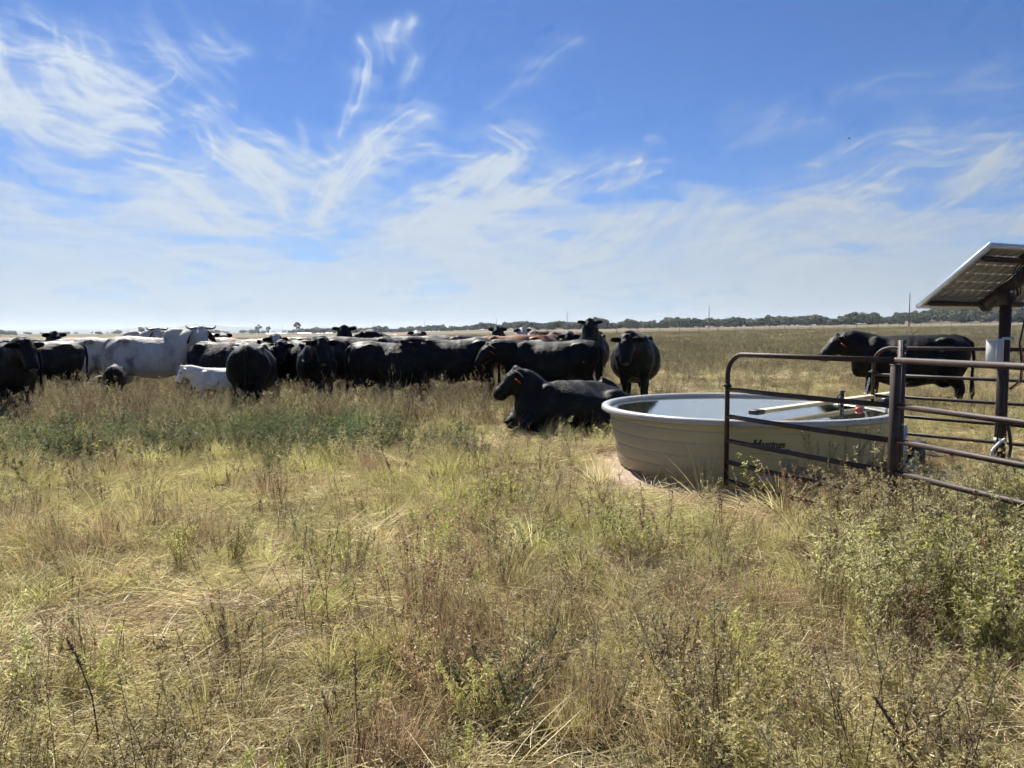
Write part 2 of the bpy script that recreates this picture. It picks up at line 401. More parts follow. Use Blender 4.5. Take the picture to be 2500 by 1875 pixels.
    for idx, (pts, wd, op) in enumerate(S):
        P = np.array(pts, float)
        K = len(P) - 1; uu = np.linspace(0, K - 1e-6, 6 * K + 1); ii = uu.astype(int); ff = (uu - ii)[:, None]       # rounded centre line
        g0 = P[np.maximum(ii - 1, 0)]; g1 = P[ii]; g2 = P[ii + 1]; g3 = P[np.minimum(ii + 2, K)]
        P = .5 * (2 * g1 + (g2 - g0) * ff + (2 * g0 - 5 * g1 + 4 * g2 - g3) * ff ** 2 + (3 * g1 - g0 - 3 * g2 + g3) * ff ** 3)
        xs, ys = P[:, 0], P[:, 1]
        mk = front & (X > xs.min() - 4 * wd) & (X < xs.max() + 4 * wd) & (Y > ys.min() - 4 * wd) & (Y < ys.max() + 4 * wd)
        wd = wd * 1.1; op = op * 1.12; x = X[mk]; y = Y[mk]; best = np.full(x.shape, 1e9); bs = np.zeros_like(x); bt = np.zeros_like(x); L = 0
        tot = np.sum(np.hypot(*np.diff(P, axis=0).T))
        for a, b in zip(P[:-1], P[1:]):
            d = b - a; ll = np.hypot(*d); u = np.clip(((x - a[0]) * d[0] + (y - a[1]) * d[1]) / ll ** 2, 0, 1)
            dx = x - a[0] - u * d[0]; dy = y - a[1] - u * d[1]; q = np.hypot(dx, dy); t_ = (d[0] * dy - d[1] * dx) / ll
            c = q < best; best[c] = q[c]; bs[c] = (L + u * ll)[c]; bt[c] = t_[c]; L += ll
        s = bs / tot; ww = wd * (.45 + .9 * np.sin(np.pi * np.clip(s * .85 + .12, 0, 1))) * (.7 + .6 * vnoise(bs / 60, bs * 0, idx))
        core = .6 * np.exp(-(best / ww) ** 2) + .4 * np.exp(-(best / (ww * 1.9)) ** 2)
        fib = fbm(bs / 80 + bt / 50, bt / 9.0 + bs / 90, 4, idx + 60)
        fg = fan_[mk]; f2_ = fan2[mk]
        v = 1.25 * op * core * (.10 + .62 * smooth(.28, .78, fib) + .30 * fg * (.5 + .8 * f2_)) * (.75 + .5 * fbm(x / 26, y / 26, 3, idx + 200))
        halo = .62 * op * np.exp(-(best / (ww * 2.6)) ** 2) * fg * (.25 + .9 * f2_)
        dens[mk] = 1 - (1 - dens[mk]) * (1 - np.clip(v, 0, .95)) * (1 - np.clip(halo, 0, .9))
    eld = np.degrees(E); azd = np.degrees(A)
    # low layer of stretched cirrostratus, thicker towards the horizon
    n1 = fbm(azd / 9 + eld / 9 + fbm(azd / 6, eld / 3, 3, 70) * 1.2, eld / 2.2 - azd / 22 + fbm(azd / 5, eld / 2, 3, 71), 5, 77)
    n2 = fbm(azd / 4 + eld / 3, eld / .9 - azd / 14, 4, 99)
    n = .65 * n1 + .35 * n2
    lim = np.interp(eld, [-1, 3, 6, 8.5, 11, 14, 22], [.12, .24, .35, .42, .50, .64, .85])
    veil = smooth(0, .17, n - lim) * np.interp(eld, [-1, 3, 8, 12, 20, 90], [.85, .82, .70, .55, .3, .15])
    base = np.interp(eld, [-1, 0, 2, 5, 9, 14, 90], [.72, .60, .44, .24, .08, .0, .0])
    veil = veil * np.where(front, 1 - (.25 * (1 - fan_)) * smooth(2, 8, eld), 1)
    dens = 1 - (1 - dens) * (1 - veil) * (1 - base)
    # overhead and behind: loose streaks, so that the sky simply goes on
    gen = smooth(.52, .78, fbm(azd / 14 + eld / 9, eld / 5 - azd / 30, 5, 123)) * .5
    out = np.where(front, smooth(26, 34, eld) + smooth(40, 55, np.abs(azd)), 1); out = np.clip(out, 0, 1)
    dens = 1 - (1 - dens) * (1 - gen * out * (1 - smooth(70, 85, eld)))
    dens = np.clip(dens, 0, .97)
    cs = D @ SUN                                   # thin cloud scatters forward: brighter towards the sun
    glow = .19 + .175 * np.clip(cs, 0, 1) ** 1.5 + .05 * np.clip(cs, 0, 1) ** 8
    V = D.reshape(-1, 3) * 12500.0; n_ = len(az)
    i, j = np.meshgrid(np.arange(len(el) - 1), np.arange(n_ - 1), indexing='ij')
    q = np.stack([i * n_ + j, (i + 1) * n_ + j, (i + 1) * n_ + j + 1, i * n_ + j + 1], -1).reshape(-1, 4)
    mt, t = new_mat('cirrus')
    a = nd(t, 'ShaderNodeAttribute', attribute_name='dens').outputs['Fac']
    g = nd(t, 'ShaderNodeAttribute', attribute_name='glow').outputs['Fac']
    e = nd(t, 'ShaderNodeEmission'); t.links.new(g, e.inputs['Strength'])
    t.links.new(ramp(t, a, [(0, (.74, .94, 1.22)), (.5, (.84, .99, 1.20)), (.9, (.92, 1.04, 1.18))]), e.inputs['Color'])
    tp = nd(t, 'ShaderNodeBsdfTransparent'); mx = nd(t, 'ShaderNodeMixShader')
    t.links.new(a, mx.inputs[0]); t.links.new(tp.outputs[0], mx.inputs[1]); t.links.new(e.outputs[0], mx.inputs[2])
    o = nd(t, 'ShaderNodeOutputMaterial'); t.links.new(mx.outputs[0], o.inputs[0])
    obj('sky', mesh('sky', V, quads=q, mats=[mt], smooth_=True, attr={'dens': dens.ravel(), 'glow': glow.ravel()}), kind='structure')
build_cirrus()

# ------------------------------------------------------------------ haze
def build_haze():
    mt, t = new_mat('haze_air')
    v = nd(t, 'ShaderNodeVolumePrincipled'); v.inputs['Density'].default_value = 1.5e-4
    v.inputs['Color'].default_value = (.80, .90, 1.0, 1); v.inputs['Anisotropy'].default_value = .2
    o = nd(t, 'ShaderNodeOutputMaterial'); t.links.new(v.outputs[0], o.inputs['Volume'])
    b = MB().box((0, 0, 32), (16200, 16200, 84))
    o = b.obj('haze', mt, kind='stuff')
build_haze()

# ------------------------------------------------------------------ woodland and single trees
def leaf_cloud(rs, lobes, per, size, flat=.8):
    """leaf clumps (quads) spread through overlapping lobes; lobes: (x,y,z,r)"""
    V = []; Q = []; va = []; n = 0
    for (x, y, z, r_) in lobes:
        k = int(per * r_ * r_)
        d = rs.normal(size=(k, 3)); d /= np.linalg.norm(d, axis=1)[:, None]
        rad = r_ * rs.uniform(.45, 1.0, (k, 1)) ** .6
        c = np.array([x, y, z]) + d * rad * np.array([1, 1, flat])
        nr = d + rs.normal(size=(k, 3)) * .6; nr /= np.linalg.norm(nr, axis=1)[:, None]
        a = np.cross(nr, rs.normal(size=(k, 3))); a /= np.linalg.norm(a, axis=1)[:, None]; b = np.cross(nr, a)
        s_ = size * rs.uniform(.5, 1.2, (k, 1)) / 2
        for sa, sb in ((-1, -1), (1, -.6), (.8, 1), (-.7, .8)): V.append(c + a * s_ * sa + b * s_ * sb)
        ar = np.arange(k); Q.append(np.stack([n + ar, n + k + ar, n + 2 * k + ar, n + 3 * k + ar], -1)); n += 4 * k
        vv = np.clip(rs.uniform(0, 1, k) * .6 + rs.uniform(0, .4), 0, 1); va.append(np.tile(vv, 4))
    return np.concatenate(V), np.concatenate(Q), np.concatenate(va)
PROTO = bpy.data.collections.new('plant_kinds')     # never linked to the scene: only instanced
def proto_coll(name, meshes):
    c = bpy.data.collections.new(name)
    for i, me in enumerate(meshes):
        o = bpy.data.objects.new('%s_%02d' % (name, i), me); c.objects.link(o)
    return c
def scatter(name, coll, P, rot, scl, idx, label=None, cat=None):
    me = bpy.data.meshes.new(name); me.vertices.add(len(P)); me.vertices.foreach_set('co', np.asarray(P, np.float32).ravel())
    a = me.attributes.new('rot', 'FLOAT_VECTOR', 'POINT'); a.data.foreach_set('vector', np.asarray(rot, np.float32).ravel())
    a = me.attributes.new('scl', 'FLOAT_VECTOR', 'POINT'); a.data.foreach_set('vector', np.asarray(scl, np.float32).ravel())
    a = me.attributes.new('idx', 'INT', 'POINT'); a.data.foreach_set('value', np.asarray(idx, np.int32))
    o = obj(name, me, label=label, cat=cat, kind='stuff')
    ng = bpy.data.node_groups.new(name + '_scatter', 'GeometryNodeTree')
    ng.interface.new_socket('Geometry', in_out='INPUT', socket_type='NodeSocketGeometry')
    ng.interface.new_socket('Geometry', in_out='OUTPUT', socket_type='NodeSocketGeometry')
    gi = ng.nodes.new('NodeGroupInput'); go = ng.nodes.new('NodeGroupOutput')
    ip = ng.nodes.new('GeometryNodeInstanceOnPoints'); ci = ng.nodes.new('GeometryNodeCollectionInfo')
    ci.inputs[0].default_value = coll; ci.inputs[1].default_value = True; ci.inputs[2].default_value = True
    ip.inputs['Pick Instance'].default_value = True
    def na(nm, ty):
        n = ng.nodes.new('GeometryNodeInputNamedAttribute'); n.data_type = ty; n.inputs[0].default_value = nm; return n.outputs[0]
    L = ng.links.new
    L(gi.outputs[0], ip.inputs['Points']); L(ci.outputs[0], ip.inputs['Instance'])
    L(na('idx', 'INT'), ip.inputs['Instance Index']); L(na('rot', 'FLOAT_VECTOR'), ip.inputs['Rotation']); L(na('scl', 'FLOAT_VECTOR'), ip.inputs['Scale'])
    L(ip.outputs[0], go.inputs[0])
    md = o.modifiers.new('scatter', 'NODES'); md.node_group = ng
    return o

def wood_protos():
    ms = []
    for k in range(6):
        rs = np.random.RandomState(40 + k)
        H = rs.uniform(6.0, 8.0); W = rs.uniform(2.6, 3.8)
        lobes = [(0, 0, H * .58, W * .85)]
        for i in range(7):
            a = rs.uniform(0, 6.28); lobes.append((math.cos(a) * W * .55, math.sin(a) * W * .55, H * rs.uniform(.3, .8), W * rs.uniform(.35, .55)))
        V, Q, va = leaf_cloud(rs, lobes, 42, .75)
        V[:, 2] = np.clip(V[:, 2], .1, H)
        ms.append(mesh('woodland_tree', V, quads=Q, mats=[M_wood_leaf], attr={'v': va, 'h': va * 0}))
    return ms
def build_woods():
    rs = np.random.RandomState(5); P = []; S = []
    n = 0
    while n < 1500:
        az = rs.uniform(-16, 46); rr = rs.uniform(500, 620)
        if az < 2: rr = np.interp(az, [-20, 2], [900, 560]) + rs.uniform(0, 90)
        elif az > 26 and rs.rand() < .6: rr = rs.uniform(500, 720)
        x = rr * math.sin(R(az)); y = rr * math.cos(R(az))
        s = rs.uniform(.6, 1.1) * (.90 if az > -2 else .85) * (.75 + .5 * vnoise(np.array(az * .9), np.array(1.0), 6))
        P.append((x, y, float(ground_z(x, y)) - .4)); S.append(s); n += 1
    S = np.array(S)
    scatter('woodland', proto_coll('woodland_kinds', wood_protos()), P, np.stack([S * 0, S * 0, rs.uniform(0, 6.28, n)], -1),
            np.stack([S * 1.25, S * 1.25, S], -1), rs.randint(0, 6, n), 'blue green belt of woodland along the far edge of the pasture', 'woodland')
    # low scrub lines far left
    P = []; S = []
    for i in range(260):
        az = rs.uniform(-38, -15); rr = rs.choice([1300, 1750, 2300]) + rs.normal() * 60
        if vnoise(np.array(az * 1.6), np.array(rr / 500.), 3) < .45: continue
        x = rr * math.sin(R(az)); y = rr * math.cos(R(az)); P.append((x, y, float(ground_z(x, y)) - .5)); S.append(rs.uniform(.6, 1.1))
    S = np.array(S); n = len(S)
    scatter('distant_scrub', bpy.data.collections['woodland_kinds'], P, np.stack([S * 0, S * 0, rs.uniform(0, 6.28, n)], -1),
            np.stack([S * 1.8, S * 1.8, S], -1), rs.randint(0, 6, n), 'hazy scrub lines on the far left plain', 'scrub')
build_woods()

def single_tree(px, top_y, rr, label, seed, thin=1.0, wide=1.0):
    az = math.atan((px - 1250) / F); x = rr * math.sin(az); y = rr * math.cos(az); z0 = float(ground_z(x, y))
    H = EYE + (hor(px) - top_y) / F * rr - z0
    rs = np.random.RandomState(seed)
    root = empty('tree', (x, y, z0), 0, label, 'tree')
    tb = MB()
    tb.tube([(0, 0, -.3), (.1, 0, H * .25), (-.1, .1, H * .5), (.1, 0, H * .75)], [.35, .28, .2, .08], 8)
    lobes = []
    for i in range(int(9 * wide)):
        a = rs.uniform(0, 6.28); zz = H * rs.uniform(.5, .9); q = H * .30 * rs.uniform(.5, 1.1) * wide
        lobes.append((math.cos(a) * q, math.sin(a) * q, zz, H * rs.uniform(.10, .17)))
        tb.tube([(0, 0, H * .35), (math.cos(a) * q * .5, math.sin(a) * q * .5, (H * .35 + zz) / 2 + .3), (math.cos(a) * q, math.sin(a) * q, zz)], [.14, .1, .03], 5)
    lobes.append((0, 0, H * .88, H * .13))
    V, Q, va = leaf_cloud(rs, lobes, 130 * thin, .5)
    tb.obj('trunk', M_bark, root)
    obj('crown', mesh('crown', V, quads=Q, mats=[M_wood_leaf], attr={'v': va, 'h': va * 0}), root)
single_tree(727, 787, 650, 'tall round tree with gaps in its crown standing above the horizon trees', 1, 1.2)
single_tree(634, 792, 700, 'thin half-bare tree left of the tall round horizon tree', 2, .35, 1.1)
single_tree(658, 797, 700, 'small sparse tree close beside the thin half-bare tree', 3, .4, .8)
single_tree(348, 800, 1000, 'dark rounded tree showing above the back of the large white cow', 4, 1.5, 1.1)

# ------------------------------------------------------------------ far posts, fence, sheds
M_post = simple('weathered_post', (.05, .04, .035), (.10, .085, .07), 20, .9)
poles = [(2217, 727, 250, 'tallest utility pole left of the solar panel'), (1730, 750, 330, 'utility pole above the woods behind the front gate'),
         (1385, 763, 420, 'utility pole above the heads of the cows at the right of the herd'), (1213, 775, 560, 'utility pole above the middle of the herd'),
         (1038, 781, 700, 'distant utility pole over the middle left of the herd'), (915, 786, 850, 'faint distant utility pole right of the round tree'),
         (818, 791, 1000, 'faintest short utility pole nearest the round tree'), (692, 793, 1150, 'tiny distant pole left of the round tree')]
for px, ty, rr, lab in poles:
    az = math.atan((px - 1250) / F); x = rr * math.sin(az); y = rr * math.cos(az); z0 = float(ground_z(x, y))
    H = EYE + (hor(px) - ty) / F * rr - z0
    rt = empty('utility_pole', (x, y, z0), 0, lab, 'utility pole', 'utility poles along the far road')
    MB().tube([(0, 0, -.5), (0, 0, H * .5), (.02, 0, H)], [.17, .15, .11], 8).obj('pole', M_post, rt)
    if rr < 600: MB().tube([(0, 0, H - .02), (0, 0, H + .35)], [.05, .03], 6).obj('pole_pin', M_post, rt)

def far_fence():
    pts = []; px = 1505.0
    while px < 2500:
        rr = np.interp(px, [1505, 1788, 1985, 2420, 2500], [132, 168, 225, 290, 300])
        az = math.atan((px - 1250) / F); x = rr * math.sin(az); y = rr * math.cos(az)
        pts.append((x, y, float(ground_z(x, y)))); px += np.interp(px, [1505, 1788, 1985, 2420], [53, 43, 28, 23])
    rt = empty('wire_fence', pts[0], 0, 'long wire fence of thin posts crossing the far pasture on the right', 'fence')
    o0 = np.array(pts[0])
    pm = MB().tube([(0, 0, -.3), (0, 0, 1.15)], .055, 5).me('post', M_post)
    for p in pts:
        o = obj('post', pm, rt); o.location = tuple(np.array(p) - o0)
    for hz in (.35, .65, .95):
        b = MB()
        b.tube([np.array(p) - o0 + np.array([0, 0, hz]) for p in pts], .008, 4); b.obj('wire', M_post, rt)
far_fence()
M_roofw = simple('white_metal_roof', (.60, .61, .62), (.74, .75, .75), .3, .4, bmp=.05)
M_shedwall = simple('shed_wall', (.22, .22, .22), (.34, .34, .33), .5, .8)
def long_shed(x0, x1, py, rr, lab, h=3.0, name='long_barn', cat='barn'):
    A = []
    for px in (x0, x1):
        az = math.atan((px - 1250) / F); A.append((rr * math.sin(az), rr * math.cos(az)))
    (ax, ay), (bx, by) = A; L = math.hypot(bx - ax, by - ay); cx, cy = (ax + bx) / 2, (ay + by) / 2
    ztop = EYE + (hor((x0 + x1) / 2) - py) / F * rr
    z0 = ztop - h
    rt = empty(name, (cx, cy, z0), math.atan2(by - ay, bx - ax), lab, cat, 'low pale barns far off on the plain')
    MB().box((0, 4, h * .28), (L, 8, h * .56)).obj('wall', M_shedwall, rt)
    b = MB(); y0, y1 = -.5, 8.5
    b.add([(-L / 2 - .5, y0, h * .55), (L / 2 + .5, y0, h * .55), (L / 2 + .5, 4, h), (-L / 2 - .5, 4, h), (-L / 2 - .5, y1, h * .55), (L / 2 + .5, y1, h * .55)],
          [(0, 1, 2, 3), (3, 2, 5, 4)], [(0, 3, 4), (1, 5, 2)])
    b.obj('roof', M_roofw, rt)
    for k in range(max(2, int(L / 12))):
        MB().box((-L / 2 + 5 + k * 12, -.05, h * .25), (2.2, .12, h * .4)).obj('door_opening' if False else 'door', M_post, rt)
long_shed(506, 552, 814.5, 800, 'short pale barn roof just right of the horned white cow')
long_shed(652, 701, 812.5, 800, 'pale barn roof in front of the half-bare trees')
long_shed(727, 962, 811, 820, 'very long pale barn roof stretching behind the cow with raised ears')
long_shed(1004, 1028, 808.5, 760, 'short bright barn right of the very long one', 3.4)
long_shed(1036, 1078, 806.8, 800, 'thin pale barn close to the hazy shed')
long_shed(1094, 1110, 797.5, 700, 'square hazy shed against the woods above the middle of the herd', 5.5, 'farm_shed', 'shed')
long_shed(166, 175, 811.5, 2400, 'tiny white shed on the hazy plain at far left', 5, 'farm_shed', 'shed')
long_shed(231, 240, 812.5, 2300, 'tiny white shed above the horn of the left white cow', 5, 'farm_shed', 'shed')

# ------------------------------------------------------------------ cattle
def hide(name, base, hi, white=(.50, .47, .43), rough=.55, dirt=None, spots=None):
    mt, t = new_mat(name); co = coords(t)
    f = noise(t, co, 3.0, 5, .6)
    c = ramp(t, f, [(.3, base), (.7, hi)])
    if dirt:
        g = noise(t, co, 2.1, 4, .6); c = mixc(t, ramp(t, g, [(.50, (0, 0, 0)), (.66, (1, 1, 1))]), c, dirt)
    wa = nd(t, 'ShaderNodeAttribute', attribute_name='white').outputs['Fac']
    c = mixc(t, wa, c, white)
    b = principled(t, c, rough)
    b.inputs['Specular IOR Level'].default_value = .20
    b.inputs['Sheen Weight'].default_value = .012; b.inputs['Sheen Roughness'].default_value = .4
    mp = nd(t, 'ShaderNodeMapping'); mp.inputs['Scale'].default_value = (14, 60, 60); t.links.new(co, mp.inputs[0])
    hs = math_(t, 'ADD', noise(t, mp.outputs[0], 1.0, 4), math_(t, 'MULTIPLY', noise(t, co, 9, 4), 1.5))
    rr_ = ramp(t, noise(t, co, 4, 5, .6), [(.3, (.42,) * 3), (.7, (.72,) * 3)]); t.links.new(rr_, b.inputs['Roughness'])
    bump(t, hs, b, .6, .014)
    return mt
H = {
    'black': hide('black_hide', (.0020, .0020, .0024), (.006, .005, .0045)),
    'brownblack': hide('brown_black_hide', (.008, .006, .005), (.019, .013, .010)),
    'red': hide('red_hide', (.16, .055, .022), (.27, .10, .04)),
    'brown': hide('brown_hide', (.07, .035, .02), (.12, .06, .035)),
    'white': hide('pale_grey_hide', (.44, .41, .37), (.58, .55, .50), white=(.66, .63, .58), dirt=(.24, .21, .18), rough=.7),
    'calf': hide('cream_hide', (.70, .66, .58), (.80, .77, .70), white=(.82, .8, .76), rough=.75),
}
M_horn = simple('horn', (.10, .08, .06), (.28, .24, .19), 6, .4)
M_eye, _t = new_mat('eye'); principled(_t, (.006, .004, .004), .12)
M_nose = simple('wet_nose', (.02, .02, .022), (.045, .045, .05), 30, .35)
M_tagR = simple('red_ear_tag', (.42, .03, .02), (.5, .04, .025), 10, .5)
M_tagO = simple('orange_ear_tag', (.65, .14, .03), (.7, .16, .04), 10, .5)
M_tagW = simple('white_ear_tag', (.7, .7, .68), (.75, .75, .74), 10, .5)
M_hoof = simple('hoof', (.02, .018, .015), (.05, .045, .04), 20, .6)

def superring(mb, secs, n=24):
    """closed loft along x of superellipse sections (x, y, zc, top, bottom, halfwidth)"""
    a = np.arange(n) / n * 2 * math.pi; V = []
    for (x, y, zc, up, dn, hw) in secs:
        ca, sa = np.cos(a), np.sin(a); e = .86
        yy = np.sign(ca) * np.abs(ca) ** e * hw; zz = np.where(sa > 0, up, dn) * np.sign(sa) * np.abs(sa) ** e
        yy = yy * np.where(sa > 0, 1 - .36 * sa ** 2, 1 + .05 * np.sin(np.clip(-sa, 0, 1) * math.pi))
        V.append(np.stack([np.full(n, x), y + yy, zc + zz], -1))
    N = len(secs); V = np.concatenate(V + [np.array([[secs[0][0], secs[0][1], secs[0][2]], [secs[-1][0], secs[-1][1], secs[-1][2]]])])
    Q = [(k * n + i, (k + 1) * n + i, (k + 1) * n + (i + 1) % n, k * n + (i + 1) % n) for k in range(N - 1) for i in range(n)]
    T = []
    for i in range(n):
        j = (i + 1) % n; T.append((N * n, i, j)); T.append((N * n + 1, (N - 1) * n + j, (N - 1) * n + i))
    mb.add(V, Q, T)
def ball(mb, c, r3, n=12):
    c = np.asarray(c, float); prof = []
    a = np.arange(n) / n * 2 * math.pi; V = []; K = 7
    for k in range(1, K):
        th = math.pi * k / K; V.append(np.stack([c[0] + r3[0] * math.sin(th) * np.cos(a), c[1] + r3[1] * math.sin(th) * np.sin(a), np.full(n, c[2] + r3[2] * math.cos(th))], -1))
    V = np.concatenate(V + [np.array([[c[0], c[1], c[2] + r3[2]], [c[0], c[1], c[2] - r3[2]]])])
    Q = [(k * n + i, (k + 1) * n + i, (k + 1) * n + (i + 1) % n, k * n + (i + 1) % n) for k in range(K - 2) for i in range(n)]
    T = []
    for i in range(n):
        j = (i + 1) % n; T.append(((K - 1) * n, i, j)); T.append(((K - 1) * n + 1, (K - 2) * n + j, (K - 2) * n + i))
    mb.add(V, Q, T)

POSES = {  # poll position (x, y, z), head yaw (deg, + = cow's left), head pitch (deg, - = muzzle down)
    'level': ((1.22, 0, 1.20), 0, -38), 'up': ((1.12, 0, 1.42), 0, -32), 'low': ((1.32, 0, 1.02), 0, -52), 'graze': ((1.30, 0, .62), 0, -65),
    'left': ((1.02, .26, 1.30), 80, -42), 'right': ((1.02, -.26, 1.30), -80, -42), 'halfleft': ((1.15, .14, 1.26), 40, -40),
    'halfright': ((1.15, -.14, 1.26), -40, -40), 'front': ((1.08, 0, 1.36), 0, -58), 'alert': ((1.0, 0, 1.52), 0, -50)}

def cow_body(pose, vox=.026, brahman=False, lying=False, calf=False, fat=1.0):
    if isinstance(pose, str): pose = POSES[pose]
    (px_, py_, pz_), yaw, pit = pose
    mb = MB(); dz = 0.0
    secs = [(-.86, 0, 1.08, .10, .16, .10), (-.83, 0, 1.05, .20, .26, .19), (-.76, 0, 1.03, .28, .34, .255), (-.62, 0, 1.01, .335, .38, .30), (-.45, 0, .98, .38, .39, .325),
            (-.22, 0, .94, .40, .41, .37), (.05, 0, .92, .41, .43, .39), (.30, 0, .93, .40, .41, .36), (.48, 0, .95, .39, .38, .31), (.64, 0, .97, .38, .36, .27),
            (.78, 0, .98, .34, .32, .215), (.88, 0, .98, .26, .26, .15), (.93, 0, .98, .16, .16, .09)]
    if brahman: secs = [(x, y, z + .08, a + (.05 if x > .4 and x < .7 else 0), b - .02, h * .88) for (x, y, z, a, b, h) in secs]
    if calf: secs = [(x, y, z - .0, a * .82, b * .66, h * .72) for (x, y, z, a, b, h) in secs]
    if lying:
        ls = []
        for (x, y, z, a, b, h) in secs:
            ls.append((x, y + .04 * (x < 0), .40 - .02 * (x < -.5), a * .86, .40, h * (1.10 + .12 * (x < 0.2)) * fat))
        secs = ls
    else: secs = [(x, y, z, a, b, h * fat if b > .3 else h) for (x, y, z, a, b, h) in secs]
    if not lying and not calf:
        secs = [(x, y, z + .012 * math.sin(x * 5 + px_ * 40), a, b * (1.13 if b > .3 else 1), h) for (x, y, z, a, b, h) in secs]
    superring(mb, secs)
    # neck
    zb = 1.02 if not lying else .44
    B = np.array([.48, 0, zb]); P = np.array([px_, py_, pz_])
    M1 = B * .55 + P * .45 + np.array([.04, 0, .0])
    nh = [.26, .31, .295, .25, .19]; nw = [.22, .22, .205, .185, .155]
    if brahman: nh = [.30, .34, .31, .23, .17]
    if calf: nh = [a * .72 for a in nh]; nw = [a * .75 for a in nw]
    if lying: nh = [a * .84 for a in nh]
    npts = [B, B * .55 + M1 * .45 + np.array([0, 0, -.01]), M1 + np.array([0, 0, -.02]), M1 * .4 + P * .6 + np.array([0, 0, -.035]), P + np.array([0, 0, -.06])]
    mb.tube(npts, nh, 18, rw=nw)
    # head
    y_, p_ = R(yaw), R(pit)
    hd = np.array([math.cos(p_) * math.cos(y_), math.cos(p_) * math.sin(y_), math.sin(p_)])
    side = np.array([-math.sin(y_), math.cos(y_), 0]); hu = np.cross(hd, side)
    hs = .86 if calf else (1.12 if brahman else 1.04)
    Ls = [(-.06, 0, .06, .075), (0, -.03, .115, .11), (.06, -.045, .14, .132), (.14, -.05, .148, .142), (.21, -.052, .138, .13), (.28, -.048, .118, .115), (.35, -.045, .106, .106), (.405, -.045, .106, .112), (.445, -.048, .094, .104), (.47, -.05, .055, .07)]
    if lying: pass
    hp = [P + hd * l * hs + hu * o * hs for (l, o, a, b) in Ls]
    mb.tube(hp, [a * hs for (_, _, a, _) in Ls], 18, up=hu, rw=[b * hs for (_, _, _, b) in Ls])
    # jaw
    mb.tube([P + hd * .04 * hs - hu * .12 * hs, P + hd * .15 * hs - hu * .16 * hs, P + hd * .31 * hs - hu * .115 * hs, P + hd * .42 * hs - hu * .085 * hs], [.06 * hs, .055 * hs, .04 * hs, .035 * hs], 10, up=hu, rw=[.07 * hs, .075 * hs, .05 * hs, .045 * hs])
    for sg in (-1, 1):  # brow ridges, poll, nostrils
        ball(mb, P + hd * .165 * hs + side * sg * .095 * hs + hu * .03 * hs, (.036 * hs,) * 3, 8)
        ball(mb, P + hd * .46 * hs + side * sg * .055 * hs + hu * .0 * hs, (.03 * hs,) * 3, 8)
    ball(mb, P + hu * .055 * hs - hd * .0, (.06, .06, .055), 10)
    # brisket, dewlap
    if not lying:
        ball(mb, (.80, 0, .78), (.15, .13, .20) if not calf else (.08, .08, .12))
        ball(mb, (.55, .16, 1.0), (.20, .13, .34) if not calf else (.1, .08, .2)); ball(mb, (.55, -.16, 1.0), (.20, .13, .34) if not calf else (.1, .08, .2))
    else:
        ball(mb, (.80, 0, .34), (.17, .15, .26)); ball(mb, (.55, .2, .42), (.22, .14, .32)); ball(mb, (.55, -.2, .42), (.22, .14, .32))
    if brahman:
        ball(mb, (.50, 0, 1.44), (.26, .12, .17))
        mb.tube([(.86, 0, .72), (.98, 0, .86), M1 + np.array([.08, 0, -.30]), P + hd * .12 - np.array([0, 0, .22])], [.13, .15, .13, .07], 8, rw=[.05, .045, .04, .035])
    if not lying:
        lo = .95 if not calf else .9
        lt = 1.0 if not calf else .62
        for sg in (-1, 1):
            dy = sg * (.17 if not calf else .12); off = .06 * sg
            mb.tube([(.60, dy, .95), (.60 + off * .3, dy * 1.1, .74), (.60 + off * .6, dy * 1.08, .58), (.61 + off, dy, .42), (.60 + off, dy, .38), (.60 + off, dy, .20), (.60 + off, dy, .11), (.63 + off, dy, .04), (.64 + off, dy, -.03)],
                    [q * lt for q in (.17, .125, .085, .062, .058, .042, .046, .05, .058)], 12, up=(1, 0, 0))
            mb.tube([(-.58, dy * .95, 1.02), (-.55, dy * 1.2, .82), (-.60, dy * 1.12, .66), (-.71, dy * 1.02, .50), (-.735, dy, .43), (-.70, dy, .25), (-.685, dy, .12), (-.65, dy, .04), (-.64, dy, -.03)],
                    [q * lt for q in (.26, .21, .145, .08, .066, .046, .048, .052, .06)], 12, up=(1, 0, 0), rw=[q * lt for q in (.15, .13, .10, .062, .055, .042, .046, .05, .058)])
            if not calf:
                ball(mb, (-.47, sg * .225 * (1.0 if not brahman else .85), 1.255 + (.09 if brahman else 0)), (.13, .075, .055), 10)   # hook bone
                ball(mb, (-.80, sg * .13, 1.14), (.06, .05, .07), 8)
        if not calf: ball(mb, (-.50, 0, .56), (.15, .12, .11))
        mb.tube([(-.60, 0, 1.30 + (.09 if brahman else 0) - (.06 if calf else 0)), (-.78, 0, 1.27 + (.07 if brahman else 0) - (.06 if calf else 0)), (-.88, 0, 1.18 - (.05 if calf else 0))], [.06, .06, .04], 8)
    else:
        for sg in (-1, 1):  # folded legs
            ball(mb, (-.48, sg * .40, .33), (.34, .16, .30)); ball(mb, (-.20, sg * .47, .18), (.22, .10, .15))
            mb.tube([(-.10, sg * .50, .16), (-.32, sg * .55, .10), (-.52, sg * .56, .07)], [.09, .065, .05], 10)
            mb.tube([(.60, sg * .20, .45), (.80, sg * .22, .26), (.98, sg * .21, .14), (.94, sg * .21, .07), (.72, sg * .24, .05)], [.14, .11, .075, .06, .05], 10)
        mb.tube([(-.55, 0, .74), (-.80, 0, .62), (-.90, .1, .42), (-.86, .3, .12)], [.06, .06, .04, .03], 8)
    me = mb.me('cow_raw', [])
    tmp = bpy.data.objects.new('tmp', me); COL.objects.link(tmp)
    md = tmp.modifiers.new('r', 'REMESH'); md.mode = 'VOXEL'; md.voxel_size = vox; md.use_smooth_shade = True
